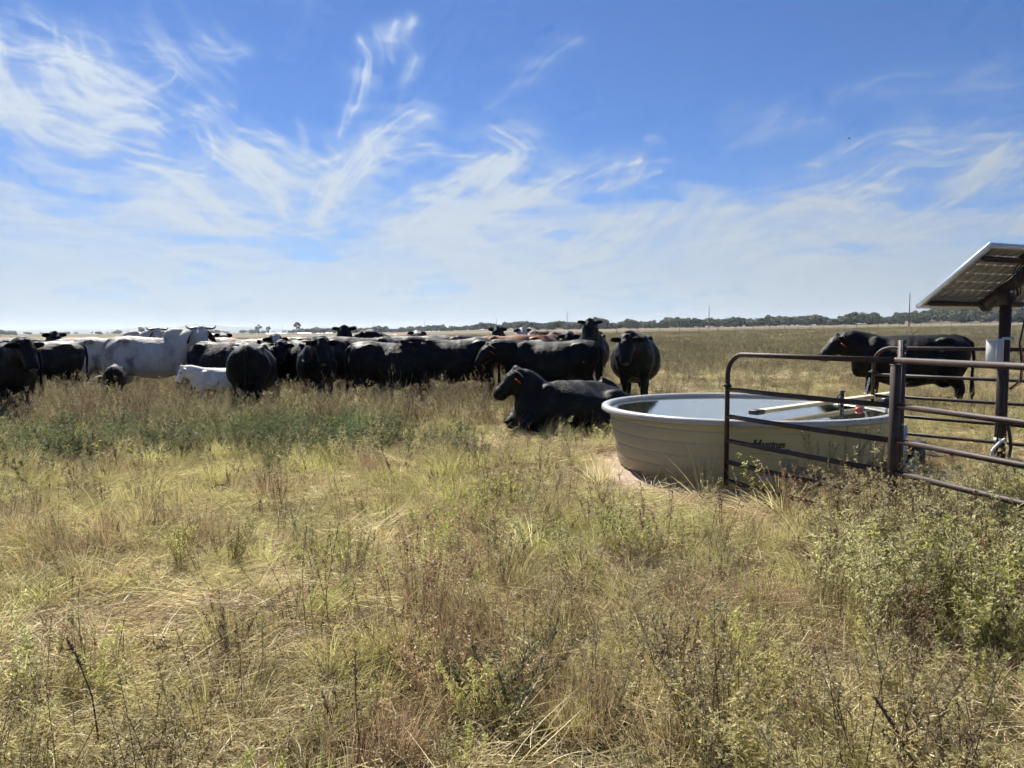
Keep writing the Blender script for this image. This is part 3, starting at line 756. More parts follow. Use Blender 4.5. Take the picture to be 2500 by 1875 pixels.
    ms = tmp.modifiers.new('s', 'SMOOTH'); ms.factor = .5; ms.iterations = 4 if vox < .03 else 2
    dg = bpy.context.evaluated_depsgraph_get()
    out = bpy.data.meshes.new_from_object(tmp.evaluated_get(dg)); out.name = 'body'
    bpy.data.objects.remove(tmp); bpy.data.meshes.remove(me)
    n_ = len(out.vertices); co = np.empty(n_ * 3, np.float32); out.vertices.foreach_get('co', co); co = co.reshape(-1, 3).astype(float)
    nr = np.empty(n_ * 3, np.float32); out.vertices.foreach_get('normal', nr); nr = nr.reshape(-1, 3)
    sx, sy, sz_ = co[:, 0], np.abs(co[:, 1]), co[:, 2]
    if not lying:      # flank hollow, rib cage, shoulder, thigh and loose skin
        g = lambda cx, cz, rx, rz, a_: a_ * np.exp(-((sx - cx) / rx) ** 2 - ((sz_ - cz) / rz) ** 2) * smooth(.08, .2, sy)
        k_ = .5 if calf else 1.0
        d_ = g(-.33, 1.13, .12, .13, -.055) + g(.38, 1.12, .10, .2, -.028) + g(.56, 1.08, .12, .22, .025) + g(-.62, 1.0, .16, .25, .03) + g(.0, .8, .3, .25, .02) + g(-.40, .72, .09, .2, -.03) + g(.42, .70, .08, .2, -.025)
        d_ = d_ + .008 * np.sin(sx * 52 + sz_ * 9) * np.exp(-((sx - .08) / .26) ** 2 - ((sz_ - 1.0) / .22) ** 2) * (1.6 if brahman else .6)
        d_ = d_ + (fbm(co[:, 0] * 5 + 3 + px_ * 9, co[:, 2] * 5 + co[:, 1] * 3, 3, 7) - .5) * .035
        co += nr * (d_ * k_)[:, None]
    else:
        g = lambda cx, cz, rx, rz, a_: a_ * np.exp(-((sx - cx) / rx) ** 2 - ((sz_ - cz) / rz) ** 2) * smooth(.1, .25, sy)
        d_ = g(-.25, .62, .14, .12, -.05) + g(.42, .55, .08, .22, -.035) + g(.05, .40, .3, .2, .03)
        d_ = d_ + (fbm(co[:, 0] * 5 + 3, co[:, 2] * 5 + co[:, 1] * 3, 3, 7) - .5) * .04
        co += nr * d_[:, None]
    out.vertices.foreach_set('co', co.astype(np.float32).ravel()); out.update()
    return out, P, hd, side, hu, hs
def ear_mesh(L=.20, W=.085, droop=0.0, th=.012):
    n = 9; s = np.linspace(0, 1, n); V = []
    wid = W * np.sin(np.pi * np.clip(s * .86 + .12, 0, 1)) ** .7; wid[-1] = .006
    for sgn in (1, -1):
        for i in range(n):
            for e in (-1, -.5, 0, .5, 1):
                cup = -.035 * (1 - e * e) * math.sin(math.pi * min(1, s[i] + .1))
                V.append((s[i] * L, e * wid[i], cup + sgn * th / 2 - droop * L * s[i] ** 2))
    V = np.array(V); Q = []; m5 = 5; o = n * 5
    for i in range(n - 1):
        for j in range(4):
            Q.append((i * 5 + j, (i + 1) * 5 + j, (i + 1) * 5 + j + 1, i * 5 + j + 1)); Q.append((o + i * 5 + j, o + i * 5 + j + 1, o + (i + 1) * 5 + j + 1, o + (i + 1) * 5 + j))
        Q.append((i * 5, o + i * 5, o + (i + 1) * 5, (i + 1) * 5)); Q.append((i * 5 + 4, (i + 1) * 5 + 4, o + (i + 1) * 5 + 4, o + i * 5 + 4))
    Q.append((0, 1, o + 1, o)); Q.append((1, 2, o + 2, o + 1)); Q.append((2, 3, o + 3, o + 2)); Q.append((3, 4, o + 4, o + 3))
    return V, Q
CACHE = {}
def cow(label, loc, heading, pose='level', coat='black', scale=1.0, face='plain', tagc=None, brahman=False, horns=False, lying=False, calf=False,
        fat=1.0, far=False, cat=None, group='cattle of the herd', spot=None, sz=None, eartilt=0):
    key = (str(pose), brahman, lying, calf, fat, far)
    if key not in CACHE: CACHE[key] = cow_body(pose, .034 if far else (.026 if not calf else .022), brahman, lying, calf, fat)
    me0, P, hd, side, hu, hs = CACHE[key]
    me = me0.copy(); me.name = 'body'
    co = np.empty(len(me.vertices) * 3, np.float32); me.vertices.foreach_get('co', co); co = co.reshape(-1, 3)
    rel = co - P; l = rel @ hd; up = rel @ hu; sd_ = rel @ side; wa = np.zeros(len(co))
    if face == 'white': wa = ((l > -.02 - .3 * np.maximum(0, -up)) & (l < .62) & (np.abs(sd_) < .2)).astype(float)
    elif face == 'blaze': wa = ((l > .0) & (l < .5) & (np.abs(sd_) < .075) & (up > -.02)).astype(float)
    elif face == 'pollwhite': wa = ((l > -.10) & (l < .13) & (np.abs(sd_) < .14) & (up > -.05)).astype(float)
    if face != 'plain':
        wa = np.maximum(wa, 0)
    if spot == 'side':   # irregular pale patch on the flank
        q = (co[:, 0] + .1) ** 2 / .22 + (co[:, 2] - .72) ** 2 / .05; wa = np.maximum(wa, (q < 1).astype(float))
    a = me.attributes.new('white', 'FLOAT', 'POINT'); a.data.foreach_set('value', wa.astype(np.float32))
    me.materials.clear(); hm = H[coat]; me.materials.append(hm)
    root = empty('cow' if not calf else 'calf', loc, R(heading), label, cat or ('calf' if calf else 'cow'), group)
    root.scale = (scale, scale, sz or scale)
    obj('body', me, root)
    eL, eW = (.32, .085) if brahman else (.235, .10)
    if calf: eL, eW = .13, .05
    V, Q = ear_mesh(eL, eW)
    for sg in (-1, 1):
        hf = np.array([hd[0], hd[1], 0.0]); hf /= np.linalg.norm(hf)
        fwd = side * sg * 1.0 - hf * .50 + np.array([0, 0, -.14 + eartilt])
        if brahman: fwd = hd * .55 + side * sg * .75 - np.array([0, 0, .55])
        fwd /= np.linalg.norm(fwd); nrm = hd - fwd * hd.dot(fwd); nrm /= np.linalg.norm(nrm); wv = np.cross(nrm, fwd)
        base = P + hd * .035 * hs + side * sg * .085 * hs + hu * (.0 if not brahman else -.02)
        Vw = base + np.outer(V[:, 0], fwd) + np.outer(V[:, 1], wv) + np.outer(V[:, 2], nrm)
        eo = obj('ear', mesh('ear', Vw, quads=Q, mats=[H['brown'] if brahman else hm], smooth_=True), root)
        if tagc and (sg == tagc[1] or tagc[1] == 0):
            tc = base + fwd * eL * .55 + nrm * .03 - wv * 0 + np.array([0, 0, -.055])
            b = MB(); b.box(tc, (.058, .006, .075), X=fwd, Y=nrm, Z=np.cross(fwd, nrm)); b.box(tc + np.cross(fwd, nrm) * .045, (.025, .006, .03), X=fwd, Y=nrm, Z=np.cross(fwd, nrm))
            b.obj('ear_tag', tagc[0], eo)
        if not far:
            b = MB(); ball(b, P + hd * .175 * hs + side * sg * .112 * hs + hu * .012 * hs, (.021, .021, .021), 8); b.obj('eye', M_eye, root, smooth_=True)
        if horns:
            s_ = side * sg
            pts = [P + s_ * .06 + hu * .02, P + s_ * .14 + np.array([0, 0, .02]), P + s_ * .21 + np.array([0, 0, .01]), P + s_ * .27 + np.array([0, 0, .03]), P + s_ * .295 + np.array([0, 0, .09])]
            b = MB(); b.tube(pts, [.034, .031, .026, .017, .004], 10); b.obj('horn', M_horn, root, smooth_=True)
    if not far:
        b = MB(); ball(b, P + hd * .455 * hs - hu * .045 * hs, (.050, .072, .05), 10); b.obj('nose', M_nose, root, smooth_=True)
    if not lying:
        tz = 1.27 + (.08 if brahman else 0) - (.07 if calf else 0)
        tl = .50 if not calf else .62
        b = MB(); b.tube([(-.80, 0, tz), (-.885, 0, tz - .07), (-.92, .01, tz - .3), (-.90, .02, tl + .2), (-.905, .02, tl), (-.91, .03, tl - .14), (-.91, .03, tl - .24)],
                         np.array([.035, .034, .025, .02, .035, .04, .008]) * (.6 if calf else 1), 8)
        b.obj('tail', hm, root, smooth_=True)
        if not calf:
            for q, (hx, hy) in enumerate(((.66, .17), (.54, -.17), (-.63, .17), (-.63, -.17))):
                b = MB(); b.tube([(hx + .02, hy, .055), (hx + .035, hy, -.0)], [.056, .066], 10); b.obj('hoof', M_hoof, root, smooth_=True)
    return root

def C(px, D, heading, label, dz=0.0, **k):
    """stand a cow at depth D with its middle above column px"""
    x = gx(px, D); z = float(ground_z(x, D)) + dz
    return cow(label, (x, D, z), heading + math.degrees(math.atan((1250 - px) / F)), **k)   # headings are relative to the line of sight
# front row and near animals
C(2222, 12.1, 184, 'lone large black cow behind the rear gate with a red ear tag', pose=((1.14, .06, 1.30), 14, -46), fat=1.04, tagc=(M_tagR, 1), scale=.95, dz=-.06)
C(1552, 14.2, -93, 'round bellied black cow facing the camera just behind the left end of the stock tank', pose=((1.10, -.10, 1.30), -4, -62), fat=1.14, scale=1.02)
C(1352, 14.2, 178, 'long black cow standing sideways behind the lying cow, muzzle hanging to the left', pose=((1.22, .05, 1.24), 10, -50), fat=1.08, tagc=(M_tagO, 1), scale=1.0, sz=.95)
C(1394, 10.8, 217, 'black cow lying in the grass beside the stock tank with an orange ear tag', pose=((.86, -.08, .90), -40, -44), lying=True, tagc=(M_tagO, 1), scale=1.0, cat='cow')
C(1112, 14.6, 187, 'black cow with head turned to the camera left of the long sideways cow', pose=((1.06, .22, 1.26), 62, -50), fat=1.12, tagc=(M_tagR, 1), scale=.97)
C(960, 14.2, 12, 'black cow seen from its left hip with a frayed tail, centre of the front row', pose=((1.2, .1, 1.0), 20, -50), fat=1.15, scale=.97)
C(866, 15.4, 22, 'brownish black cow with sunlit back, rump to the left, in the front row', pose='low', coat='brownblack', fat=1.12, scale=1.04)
C(774, 15.0, -84, 'black cow facing the camera in the gap left of the sunlit brownish back', pose='front', fat=.95, scale=1.0)
C(617, 13.4, 84, 'black cow seen squarely from behind beside the white calf', pose='low', fat=1.10, scale=.98)
C(548, 15.0, -48, 'black cow behind the white calf with its head hanging toward the camera', pose=((1.1, -.12, 1.12), -35, -58), fat=1.05, scale=.97)
C(556, 13.5, 176, 'small white calf walking left in front of the black cows', pose=((1.05, .05, 1.28), 12, -62), coat='calf', calf=True, scale=.69, group='calves of the herd')
C(372, 15.6, -10, 'larger pale grey cow with long drooping ears and spread horns, head turned to the camera', pose=((1.02, -.30, 1.58), -80, -58), coat='white', brahman=True, horns=True, scale=1.01, group='pale zebu type cows')
C(276, 18.2, -4, 'lean pale grey cow with upswept horns standing behind the larger pale cow', pose=((1.05, -.16, 1.62), -60, -62), coat='white', brahman=True, horns=True, scale=.98, fat=.92, group='pale zebu type cows')
C(281, 14.3, 88, 'dark brown calf seen from behind between the two pale cows', pose='low', coat='brownblack', calf=True, scale=.72, group='calves of the herd', fat=1.2)
C(4, 12.8, -70, 'big black cow facing the camera at the left edge of the picture', pose='front', fat=1.1, scale=1.0, tagc=(M_tagR, 1))
C(100, 16.2, 188, 'black cow with a sunlit flat back behind the left edge cow', pose='low', fat=1.05, scale=1.0)
C(-40, 13.4, 170, 'black cow cut off by the left edge of the picture', pose='level', fat=1.1, scale=1.0)
# middle and back rows
C(154, 18.0, 88, 'black cow seen from behind left of the lean pale cow', pose='level', coat='black', fat=.95)
C(188, 18.6, 60, 'brownish black cow partly hidden by the rump of the lean pale cow', pose='low', coat='brownblack')
C(178, 16.2, 20, 'dark calf lying in the grass left of the lean pale cow', pose=((1.02, 0, .9), 10, -40), lying=True, coat='brownblack', scale=.6, cat='calf', group='calves of the herd', far=True)
C(120, 21, -80, 'black cow with a flat topped poll over the back at far left', pose='alert', far=True)
C(160, 24, 165, 'brown cow far back in the left part of the herd', pose='level', coat='brown', far=True)
C(215, 22, 20, 'red brown cow back just left of the lean pale cow', pose='low', coat='red', far=True)
C(510, 21, 170, 'red brown cow back right of the long horned head', pose='low', coat='red', far=True)
C(556, 19.5, 35, 'grey black cow back above the hanging head', pose='level', coat='brownblack', far=True)
C(540, 26, -85, 'black cow with a white poll far back behind the grey black back', pose='up', face='pollwhite', far=True)
C(592, 17.4, 95, 'black cow in front of the red back, seen over the squarely rear facing cow', pose='level', coat='brownblack', far=True)
C(636, 19.8, 172, 'bright red brown cow back above the squarely rear facing cow', pose='low', coat='red', far=True)
C(664, 18.6, -84, 'black cow with spread ears facing the camera right of the bright red back', pose='front', face='blaze', far=True)
C(662, 16.4, 75, 'black cow turned away with a red ear tag right of the rear facing cow', pose=((1.0, -.2, 1.15), -70, -50), tagc=(M_tagR, -1), scale=.94)
C(698, 17.0, -95, 'black cow facing the camera between red tagged cow and white faced cow', pose='front', scale=.93, fat=.95)
C(742, 16.6, -68, 'white faced black cow in the gap of the herd looking to the right', pose=((1.05, -.15, 1.36), -30, -62), face='white', scale=.98)
C(757, 20, -70, 'brown black cow standing behind the gap with pale legs', pose='low', coat='brown', scale=.95, far=True)
C(846, 19.2, -92, 'black cow with ears raised looking over the sunlit brownish back', pose=((1.0, 0, 1.60), 0, -60), eartilt=.12, scale=1.0)
C(930, 20.5, 186, 'orange brown cow back in the middle of the herd', pose='low', coat='red', scale=1.06, far=True)
C(905, 24, 10, 'dark brown cow behind the orange brown back', pose='level', coat='brown', far=True)
C(1000, 18.6, 176, 'black cow head turned left over the orange brown back', pose='up', scale=1.0, far=True)
C(1012, 24, -85, 'black cow with a bright white poll behind the middle of the herd', pose='up', face='pollwhite', far=True)
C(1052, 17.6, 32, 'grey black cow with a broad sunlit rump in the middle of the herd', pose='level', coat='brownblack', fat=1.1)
C(1095, 20.4, 20, 'black cow back right of the broad sunlit rump', pose='low', coat='black', far=True)
C(1160, 20.0, 170, 'black cow back right of centre behind the front row', pose='level', coat='brownblack', far=True)
C(1222, 24, -95, 'brownish cow head high at the back of the herd under a pole', pose='alert', coat='brownblack', far=True)
C(1258, 25, -75, 'black cow with a white forehead high at the back of the herd', pose='alert', face='white', far=True)
C(1255, 18.6, 196, 'red brown cow back with bony hips above the long sideways cow', pose='low', coat='red', scale=1.0)
C(1300, 22, 15, 'dark red cow back behind the bony red cow', pose='low', coat='brown', far=True)
C(1310, 17.2, 100, 'black cow back low behind the long sideways cow', pose='low', coat='brownblack', scale=.93, far=True)
C(1333, 20.6, -110, 'white faced brown cow at the right of the herd', pose='front', coat='brown', face='white', far=True)
C(1392, 19.6, -92, 'black cow facing the camera low near the right end of the herd', pose='front', scale=.98, far=True)
C(1400, 22.6, 175, 'reddish cow back at the right end of the herd', pose='level', coat='brown', far=True, scale=1.05)
C(1447, 18.4, -94, 'black cow with head held high at the right end of the herd', pose=((.98, 0, 1.62), 0, -62), scale=1.02, eartilt=.15)
C(60, 24, 12, 'black cow far back at the left of the herd', pose='low', far=True)
C(440, 22, 185, 'black cow hidden behind the large pale cow', pose='low', far=True)
C(985, 26, 5, 'spotted brown and white cow far back in the middle of the herd', pose='level', coat='brown', face='white', spot='side', far=True)
C(700, 25, 175, 'black cow far back behind the gap', pose='low', far=True)

# ------------------------------------------------------------------ stock tank
TX, TY, TR, TH, TB = 2.546, 8.10, 1.549, .68, 1.343
def tank():
    rt = empty('stock_tank', (TX, TY, 0), 0, 'round olive tan plastic stock tank full of water in front of the herd', 'stock tank')
    # wall: translucent plastic, sheet with ribs
    mt, t = new_mat('tank_plastic'); co = coords(t)
    sz = nd(t, 'ShaderNodeSeparateXYZ'); t.links.new(co, sz.inputs[0])
    f = noise(t, co, 1.3, 5, .6); f2 = noise(t, co, 14, 5, .65)
    c = ramp(t, f, [(.3, (.265, .248, .195)), (.7, (.31, .29, .23))])
    mp = nd(t, 'ShaderNodeMapping'); mp.inputs['Scale'].default_value = (9, 9, .8); t.links.new(co, mp.inputs[0])
    st = noise(t, mp.outputs[0], 1.0, 5, .6)
    c = mixc(t, ramp(t, st, [(.55, (0, 0, 0)), (.8, (.2, .2, .2))]), c, (.26, .23, .16))
    dirt = math_(t, 'SUBTRACT', 1.0, math_(t, 'MULTIPLY', sz.outputs[2], 3.6), clamp=True)
    dirt = math_(t, 'MULTIPLY', dirt, math_(t, 'MULTIPLY', f2, 1.5), clamp=True)
    c = mixc(t, dirt, c, (.20, .14, .08))
    b = nd(t, 'ShaderNodeBsdfPrincipled'); t.links.new(c, b.inputs['Base Color']); b.inputs['Roughness'].default_value = .42
    bn = nd(t, 'ShaderNodeBump'); bn.inputs['Strength'].default_value = .25; bn.inputs['Distance'].default_value = .004; t.links.new(noise(t, co, 40, 4), bn.inputs['Height']); t.links.new(bn.outputs[0], b.inputs['Normal'])
    tr = nd(t, 'ShaderNodeBsdfTranslucent'); tr.inputs[0].default_value = (.34, .285, .15, 1)
    mx = nd(t, 'ShaderNodeMixShader'); mx.inputs[0].default_value = .10
    t.links.new(b.outputs[0], mx.inputs[1]); t.links.new(tr.outputs[0], mx.inputs[2])
    o = nd(t, 'ShaderNodeOutputMaterial'); t.links.new(mx.outputs[0], o.inputs[0])
    M_wall = mt
    M_rim = simple('tank_rim_plastic', (.30, .30, .29), (.40, .40, .385), 3, .38, bmp=.15)
    prof = [(TB - .02, .012), (TB, .03)]
    zs = [.03, .17, .30, .43, .555]
    for i in range(5):
        z0 = zs[i]; z1 = zs[i + 1] if i < 4 else .64
        for k in range(1, 6):
            z = z0 + (z1 - z0) * k / 6; rr = TB + (TR - .075 - TB) * (z / TH) ** .9
            prof.append((rr + .005 * math.sin(math.pi * k / 6), z))
        rr = TB + (TR - .075 - TB) * (z1 / TH) ** .9; prof.append((rr + .001, z1 - .010)); prof.append((rr - .004, z1 - .003)); prof.append((rr - .004, z1 + .003)); prof.append((rr + .003, z1 + .010))
    MB().lathe(prof, 128).obj('wall', M_wall, rt, smooth_=True)
    # rolled rim: flares outward, thick lip
    rp = [(TR - .085, .630), (TR - .06, .652), (TR - .03, .636), (TR - .008, .622), (TR, .630), (TR + .002, .650), (TR - .004, .672), (TR - .02, .682), (TR - .05, .684), (TR - .075, .680), (TR - .092, .666), (TR - .098, .645)]
    MB().lathe(rp, 160, closed=True).obj('rim', M_rim, rt, smooth_=True)
    ip = [(TR - .094, .66), (TR - .10, .55), (TB + .11, .3), (TB + .03, .06), (TB - .03, .03), (0.01, .028)]
    M_in, t = new_mat('tank_inside'); co = coords(t)
    principled(t, ramp(t, noise(t, co, 3, 6), [(.3, (.34, .36, .26)), (.7, (.46, .47, .36))]), .8)
    MB().lathe([(TB - .03, .028), (.01, .028)], 96).obj('floor', M_in, rt)
    # water
    wm, t = new_mat('water'); co = coords(t)
    n1 = noise(t, co, 5.0, 4, .6)
    mpw = nd(t, 'ShaderNodeMapping'); mpw.inputs['Scale'].default_value = (3, 11, 1); mpw.inputs['Rotation'].default_value = (0, 0, .25); t.links.new(co, mpw.inputs[0])
    n2 = noise(t, mpw.outputs[0], 2.0, 3, .55)
    bn = nd(t, 'ShaderNodeBump'); bn.inputs['Strength'].default_value = .12; bn.inputs['Distance'].default_value = .003
    t.links.new(math_(t, 'ADD', n1, n2), bn.inputs['Height'])
    gl = nd(t, 'ShaderNodeBsdfGlossy'); gl.inputs['Roughness'].default_value = .02; t.links.new(bn.outputs[0], gl.inputs['Normal'])
    tp = nd(t, 'ShaderNodeBsdfTransparent'); tp.inputs[0].default_value = (.72, .80, .62, 1)
    ge = nd(t, 'ShaderNodeNewGeometry'); dp = nd(t, 'ShaderNodeVectorMath', operation='DOT_PRODUCT')
    t.links.new(ge.outputs['Incoming'], dp.inputs[0]); t.links.new(bn.outputs[0], dp.inputs[1])
    fz = math_(t, 'POWER', math_(t, 'SUBTRACT', 1.0, math_(t, 'ABSOLUTE', dp.outputs['Value'])), 1.0)      # reflectance rising to grazing, same from both sides
    fz = math_(t, 'ADD', .03, math_(t, 'MULTIPLY', fz, .97), clamp=True)
    mx = nd(t, 'ShaderNodeMixShader'); t.links.new(fz, mx.inputs[0]); mk_ = nd(t, 'ShaderNodeMixShader'); mk_.inputs[0].default_value = .28; dfw = nd(t, 'ShaderNodeBsdfDiffuse'); dfw.inputs[0].default_value = (.26, .29, .20, 1)      # murky water body
    t.links.new(tp.outputs[0], mk_.inputs[1]); t.links.new(dfw.outputs[0], mk_.inputs[2])
    t.links.new(mk_.outputs[0], mx.inputs[1]); t.links.new(gl.outputs[0], mx.inputs[2])
    o = nd(t, 'ShaderNodeOutputMaterial'); t.links.new(mx.outputs[0], o.inputs[0])
    a = np.arange(96) / 96 * 2 * math.pi; WR = TR - .088
    V = [(0, 0, .642)] + [(WR * math.cos(q), WR * math.sin(q), .642) for q in a]
    T = [(0, i + 1, (i + 1) % 96 + 1) for i in range(96)]
    obj('water', mesh('water', V, tris=T, mats=[wm]), rt)
    # lettering on the wall
    M_ink = simple('black_ink', (.012, .012, .012), (.02, .02, .02), 10, .5)
    M_inkr = simple('grey_ink', (.10, .09, .08), (.14, .13, .1), 10, .5)
    def wall_r(z): return TB + (TR - .075 - TB) * (z / TH) ** .9 + .014
    def on_wall(name, me, px, py):
        me2 = me; n = len(me2.vertices); co_ = np.empty(n * 3, np.float32); me2.vertices.foreach_get('co', co_); co_ = co_.reshape(-1, 3)
        # place: find the wall point seen at px,py
        best = None
        for th in np.linspace(-math.pi, 0, 1441):
            for z in (.2, .25, .3, .35, .4, .45, .5):
                pass
        zz = np.linspace(.08, .6, 105); TT, ZZ = np.meshgrid(np.linspace(-math.pi * .95, -math.pi * .05, 900), zz)
        RRw = TB + (TR - .075 - TB) * (ZZ / TH) ** .9
        Pw = np.stack([TX + RRw * np.cos(TT), TY + RRw * np.sin(TT), ZZ - EYE], -1)
        dd = Pw @ vf; qx = 1250 + F * (Pw @ vr) / dd; qy = 937.5 - F * (Pw @ vu) / dd
        k = np.argmin((qx - px) ** 2 + (qy - py) ** 2); th0 = TT.ravel()[k]; z0 = ZZ.ravel()[k]
        z = z0 + co_[:, 1]; rr = wall_r(z); th = th0 + co_[:, 0] / rr
        out = np.stack([(rr + co_[:, 2]) * np.cos(th), (rr + co_[:, 2]) * np.sin(th), z], -1)
        me2.vertices.foreach_set('co', out.astype(np.float32).ravel()); me2.update(); return me2
    def text_me(s, size, shear, off, ex=.0015):
        cu = bpy.data.curves.new('t', 'FONT'); cu.body = s; cu.size = size; cu.shear = shear; cu.offset = off * 1.25; cu.extrude = ex; cu.align_x = 'LEFT'; cu.resolution_u = 3
        to = bpy.data.objects.new('t', cu); COL.objects.link(to); dg = bpy.context.evaluated_depsgraph_get()
        me = bpy.data.meshes.new_from_object(to.evaluated_get(dg)); bpy.data.objects.remove(to); return me
    mh = text_me('H', .098, .25, .0045); mo = text_me('astings', .082, .25, .0022)
    V = np.concatenate([[(v.co.x, v.co.y, v.co.z) for v in mh.vertices], [(v.co.x * .98 + .075, v.co.y + .002, v.co.z) for v in mo.vertices]])
    T = []
    for me_, off in ((mh, 0), (mo, len(mh.vertices))):
        me_.calc_loop_triangles(); T += [[i + off for i in tr_.vertices] for tr_ in me_.loop_triangles]
    V = np.array(V); V[:, 0] -= .19
    obj('lettering', on_wall('l', mesh('lettering', V, tris=T, mats=[M_ink]), 1888, 1092), rt)
    b = MB()
    def strip(b, x0, x1, y, h):
        xs = np.linspace(x0, x1, 10)
        V = [(x, y, .002) for x in xs] + [(x, y + h, .002) for x in xs]
        b.add(V, [(i, i + 1, 11 + i, 10 + i) for i in range(9)])
    strip(b, -.10, .15, -.022, .007); strip(b, -.12, .13, -.036, .005)
    obj('underline', on_wall('u', b.me('underline', M_ink), 1888, 1092), rt)
    b = MB(); strip(b, -.20, -.12, -.062, .004); strip(b, -.10, -.02, -.066, .004)
    obj('small_print', on_wall('s', b.me('small_print', M_inkr), 1888, 1092), rt)
    M_lab = simple('white_sticker', (.42, .38, .36), (.52, .47, .45), 60, .6)
    M_labp = simple('pink_sticker', (.40, .10, .12), (.45, .14, .15), 60, .6)
    b = MB(); strip(b, -.06, .06, -.03, .06); obj('sticker', on_wall('s', b.me('sticker', M_lab), 1868, 1168), rt)
    b = MB(); strip(b, -.05, .05, .033, .018); obj('sticker', on_wall('s', b.me('sticker', M_labp), 1868, 1168), rt)
tank()
# pad under the tank
def pad():
    mt, t = new_mat('clay_pad'); co = coords(t)
    c = ramp(t, noise(t, co, 4, 7, .65), [(.3, (.21, .15, .10)), (.6, (.36, .27, .19)), (.8, (.44, .35, .25))])
    b = principled(t, c, .9); bump(t, noise(t, co, 25, 6), b, .5, .01)
    a = np.arange(90) / 90 * 2 * math.pi; V = [(0, 0, .05)]; 
    rr = 1.76 + .30 * np.exp(-((np.mod(a - math.radians(242) + math.pi, 2 * math.pi) - math.pi) / .75) ** 2) + .04 * np.sin(a * 3 + 1) + .03 * np.sin(a * 7)
    V += [(r_ * math.cos(q), r_ * math.sin(q), .045) for q, r_ in zip(a, rr)] + [((r_ + .05) * math.cos(q), (r_ + .05) * math.sin(q), -.12) for q, r_ in zip(a, rr)]
    T = [(0, 1 + i, 1 + (i + 1) % 90) for i in range(90)]; Q = [(1 + i, 91 + i, 91 + (i + 1) % 90, 1 + (i + 1) % 90) for i in range(90)]
    obj('tank_pad', mesh('tank_pad', V, tris=T, quads=Q, mats=[mt]), loc=(TX, TY, -.035), kind='structure')
pad()

# things on the tank
M_lumber = simple('raw_lumber', (.54, .44, .27), (.70, .60, .42), 5, .75, bmp=.2)
M_steel = simple('rusty_tube', (.016, .008, .006), (.048, .022, .015), 14, .62, metal=.05, bmp=.4)
M_steel2 = simple('dark_rusty_tube', (.016, .010, .008), (.045, .025, .018), 14, .62, metal=.05, bmp=.4)
M_blackm = simple('black_metal', (.012, .012, .014), (.03, .03, .032), 12, .4, bmp=.1)
M_rubber = simple('black_rubber', (.010, .010, .011), (.02, .02, .022), 12, .45, bmp=.05)
M_galv = simple('galvanised', (.38, .40, .42), (.52, .54, .56), 25, .35, metal=.6, bmp=.1)
M_redp = simple('red_plastic', (.42, .06, .035), (.5, .09, .05), 10, .4)
M_box = simple('grey_plastic', (.50, .51, .50), (.58, .59, .58), 6, .45, bmp=.05)
M_pvc = simple('white_plastic', (.68, .69, .68), (.76, .77, .75), 6, .35, bmp=.05)
M_teal = simple('dark_teal_plastic', (.018, .035, .035), (.035, .055, .055), 6, .5, bmp=.1)
M_alu = simple('aluminium', (.62, .66, .70), (.72, .75, .78), 20, .32, metal=.7, bmp=.03)
M_conc = simple('dark_concrete', (.10, .10, .10), (.17, .165, .16), 8, .7, bmp=.3)  # dark grey concrete, tone varied slightly at random

def plank():
    A = at_z(1850, 1008, .70); B = at_z(2185, 962, .70)
    rt = empty('plank', tuple((A + B) / 2), 0, 'raw wooden plank laid across the right side of the stock tank', 'plank')
    c = (A + B) / 2; d = B - A; L = np.linalg.norm(d[:2]); X = np.array([d[0], d[1], 0]) / L; Y = np.array([-X[1], X[0], 0])
    MB().box((0, 0, 0.011), (L + .12, .10, .036), X=X, Y=Y, bev=.003).obj('board', M_lumber, rt)
    MB().box(tuple(-X * (L / 2 + .02) + np.array([0, 0, .010])), (.13, .10, .045), X=X, Y=Y, bev=.004).obj('end_bracket', M_blackm, rt)
plank()
def float_valve():
    p = at_z(2055, 1003, .64)
    rt = empty('float_valve', tuple(p), 0, 'black upright valve bracket standing in the tank water beside the plank', 'valve')
    MB().box((0, 0, .06), (.035, .03, .30), bev=.004).obj('bracket', M_blackm, rt)
    MB().box((0, 0, .205), (.045, .036, .02), bev=.003).obj('cap', M_blackm, rt)
    for z in (.02, .08): MB().tube([(0, -.017, z), (0, -.022, z)], .007, 8).obj('bolt', M_galv, rt, smooth_=True)
    MB().tube([(-.01, 0, .19), (-.05, 0, .15), (-.045, -.01, .08), (-.01, -.01, .03)], .006, 6).obj('cable', M_rubber, rt, smooth_=True)
    p = at_z(2097, 1002, .64); rt = empty('float', tuple(p), .4, 'small red float bobbing in the water by the valve bracket', 'float')
    b = MB(); b.tube([(-.045, 0, .0), (-.03, 0, .006), (.0, 0, .01), (.03, 0, .006), (.045, 0, 0)], [.012, .027, .03, .027, .012], 10); b.obj('float_body', M_redp, rt, smooth_=True)
    MB().tube([(.045, 0, 0), (.10, 0, .004)], .006, 6).obj('float_stem', M_blackm, rt)
    p = at_z(2163, 990, .69); rt = empty('valve_box', tuple(p), .2, 'small dark valve housing clipped to the right rim of the tank', 'valve')
    MB().box((0, 0, .03), (.10, .09, .10), bev=.01).obj('housing', M_blackm, rt)
    MB().tube([(0.05, 0, .03), (.12, 0, .03), (.15, 0, -.02), (.16, 0, -.2)], .014, 8).obj('pipe', M_pvc, rt, smooth_=True)
float_valve()

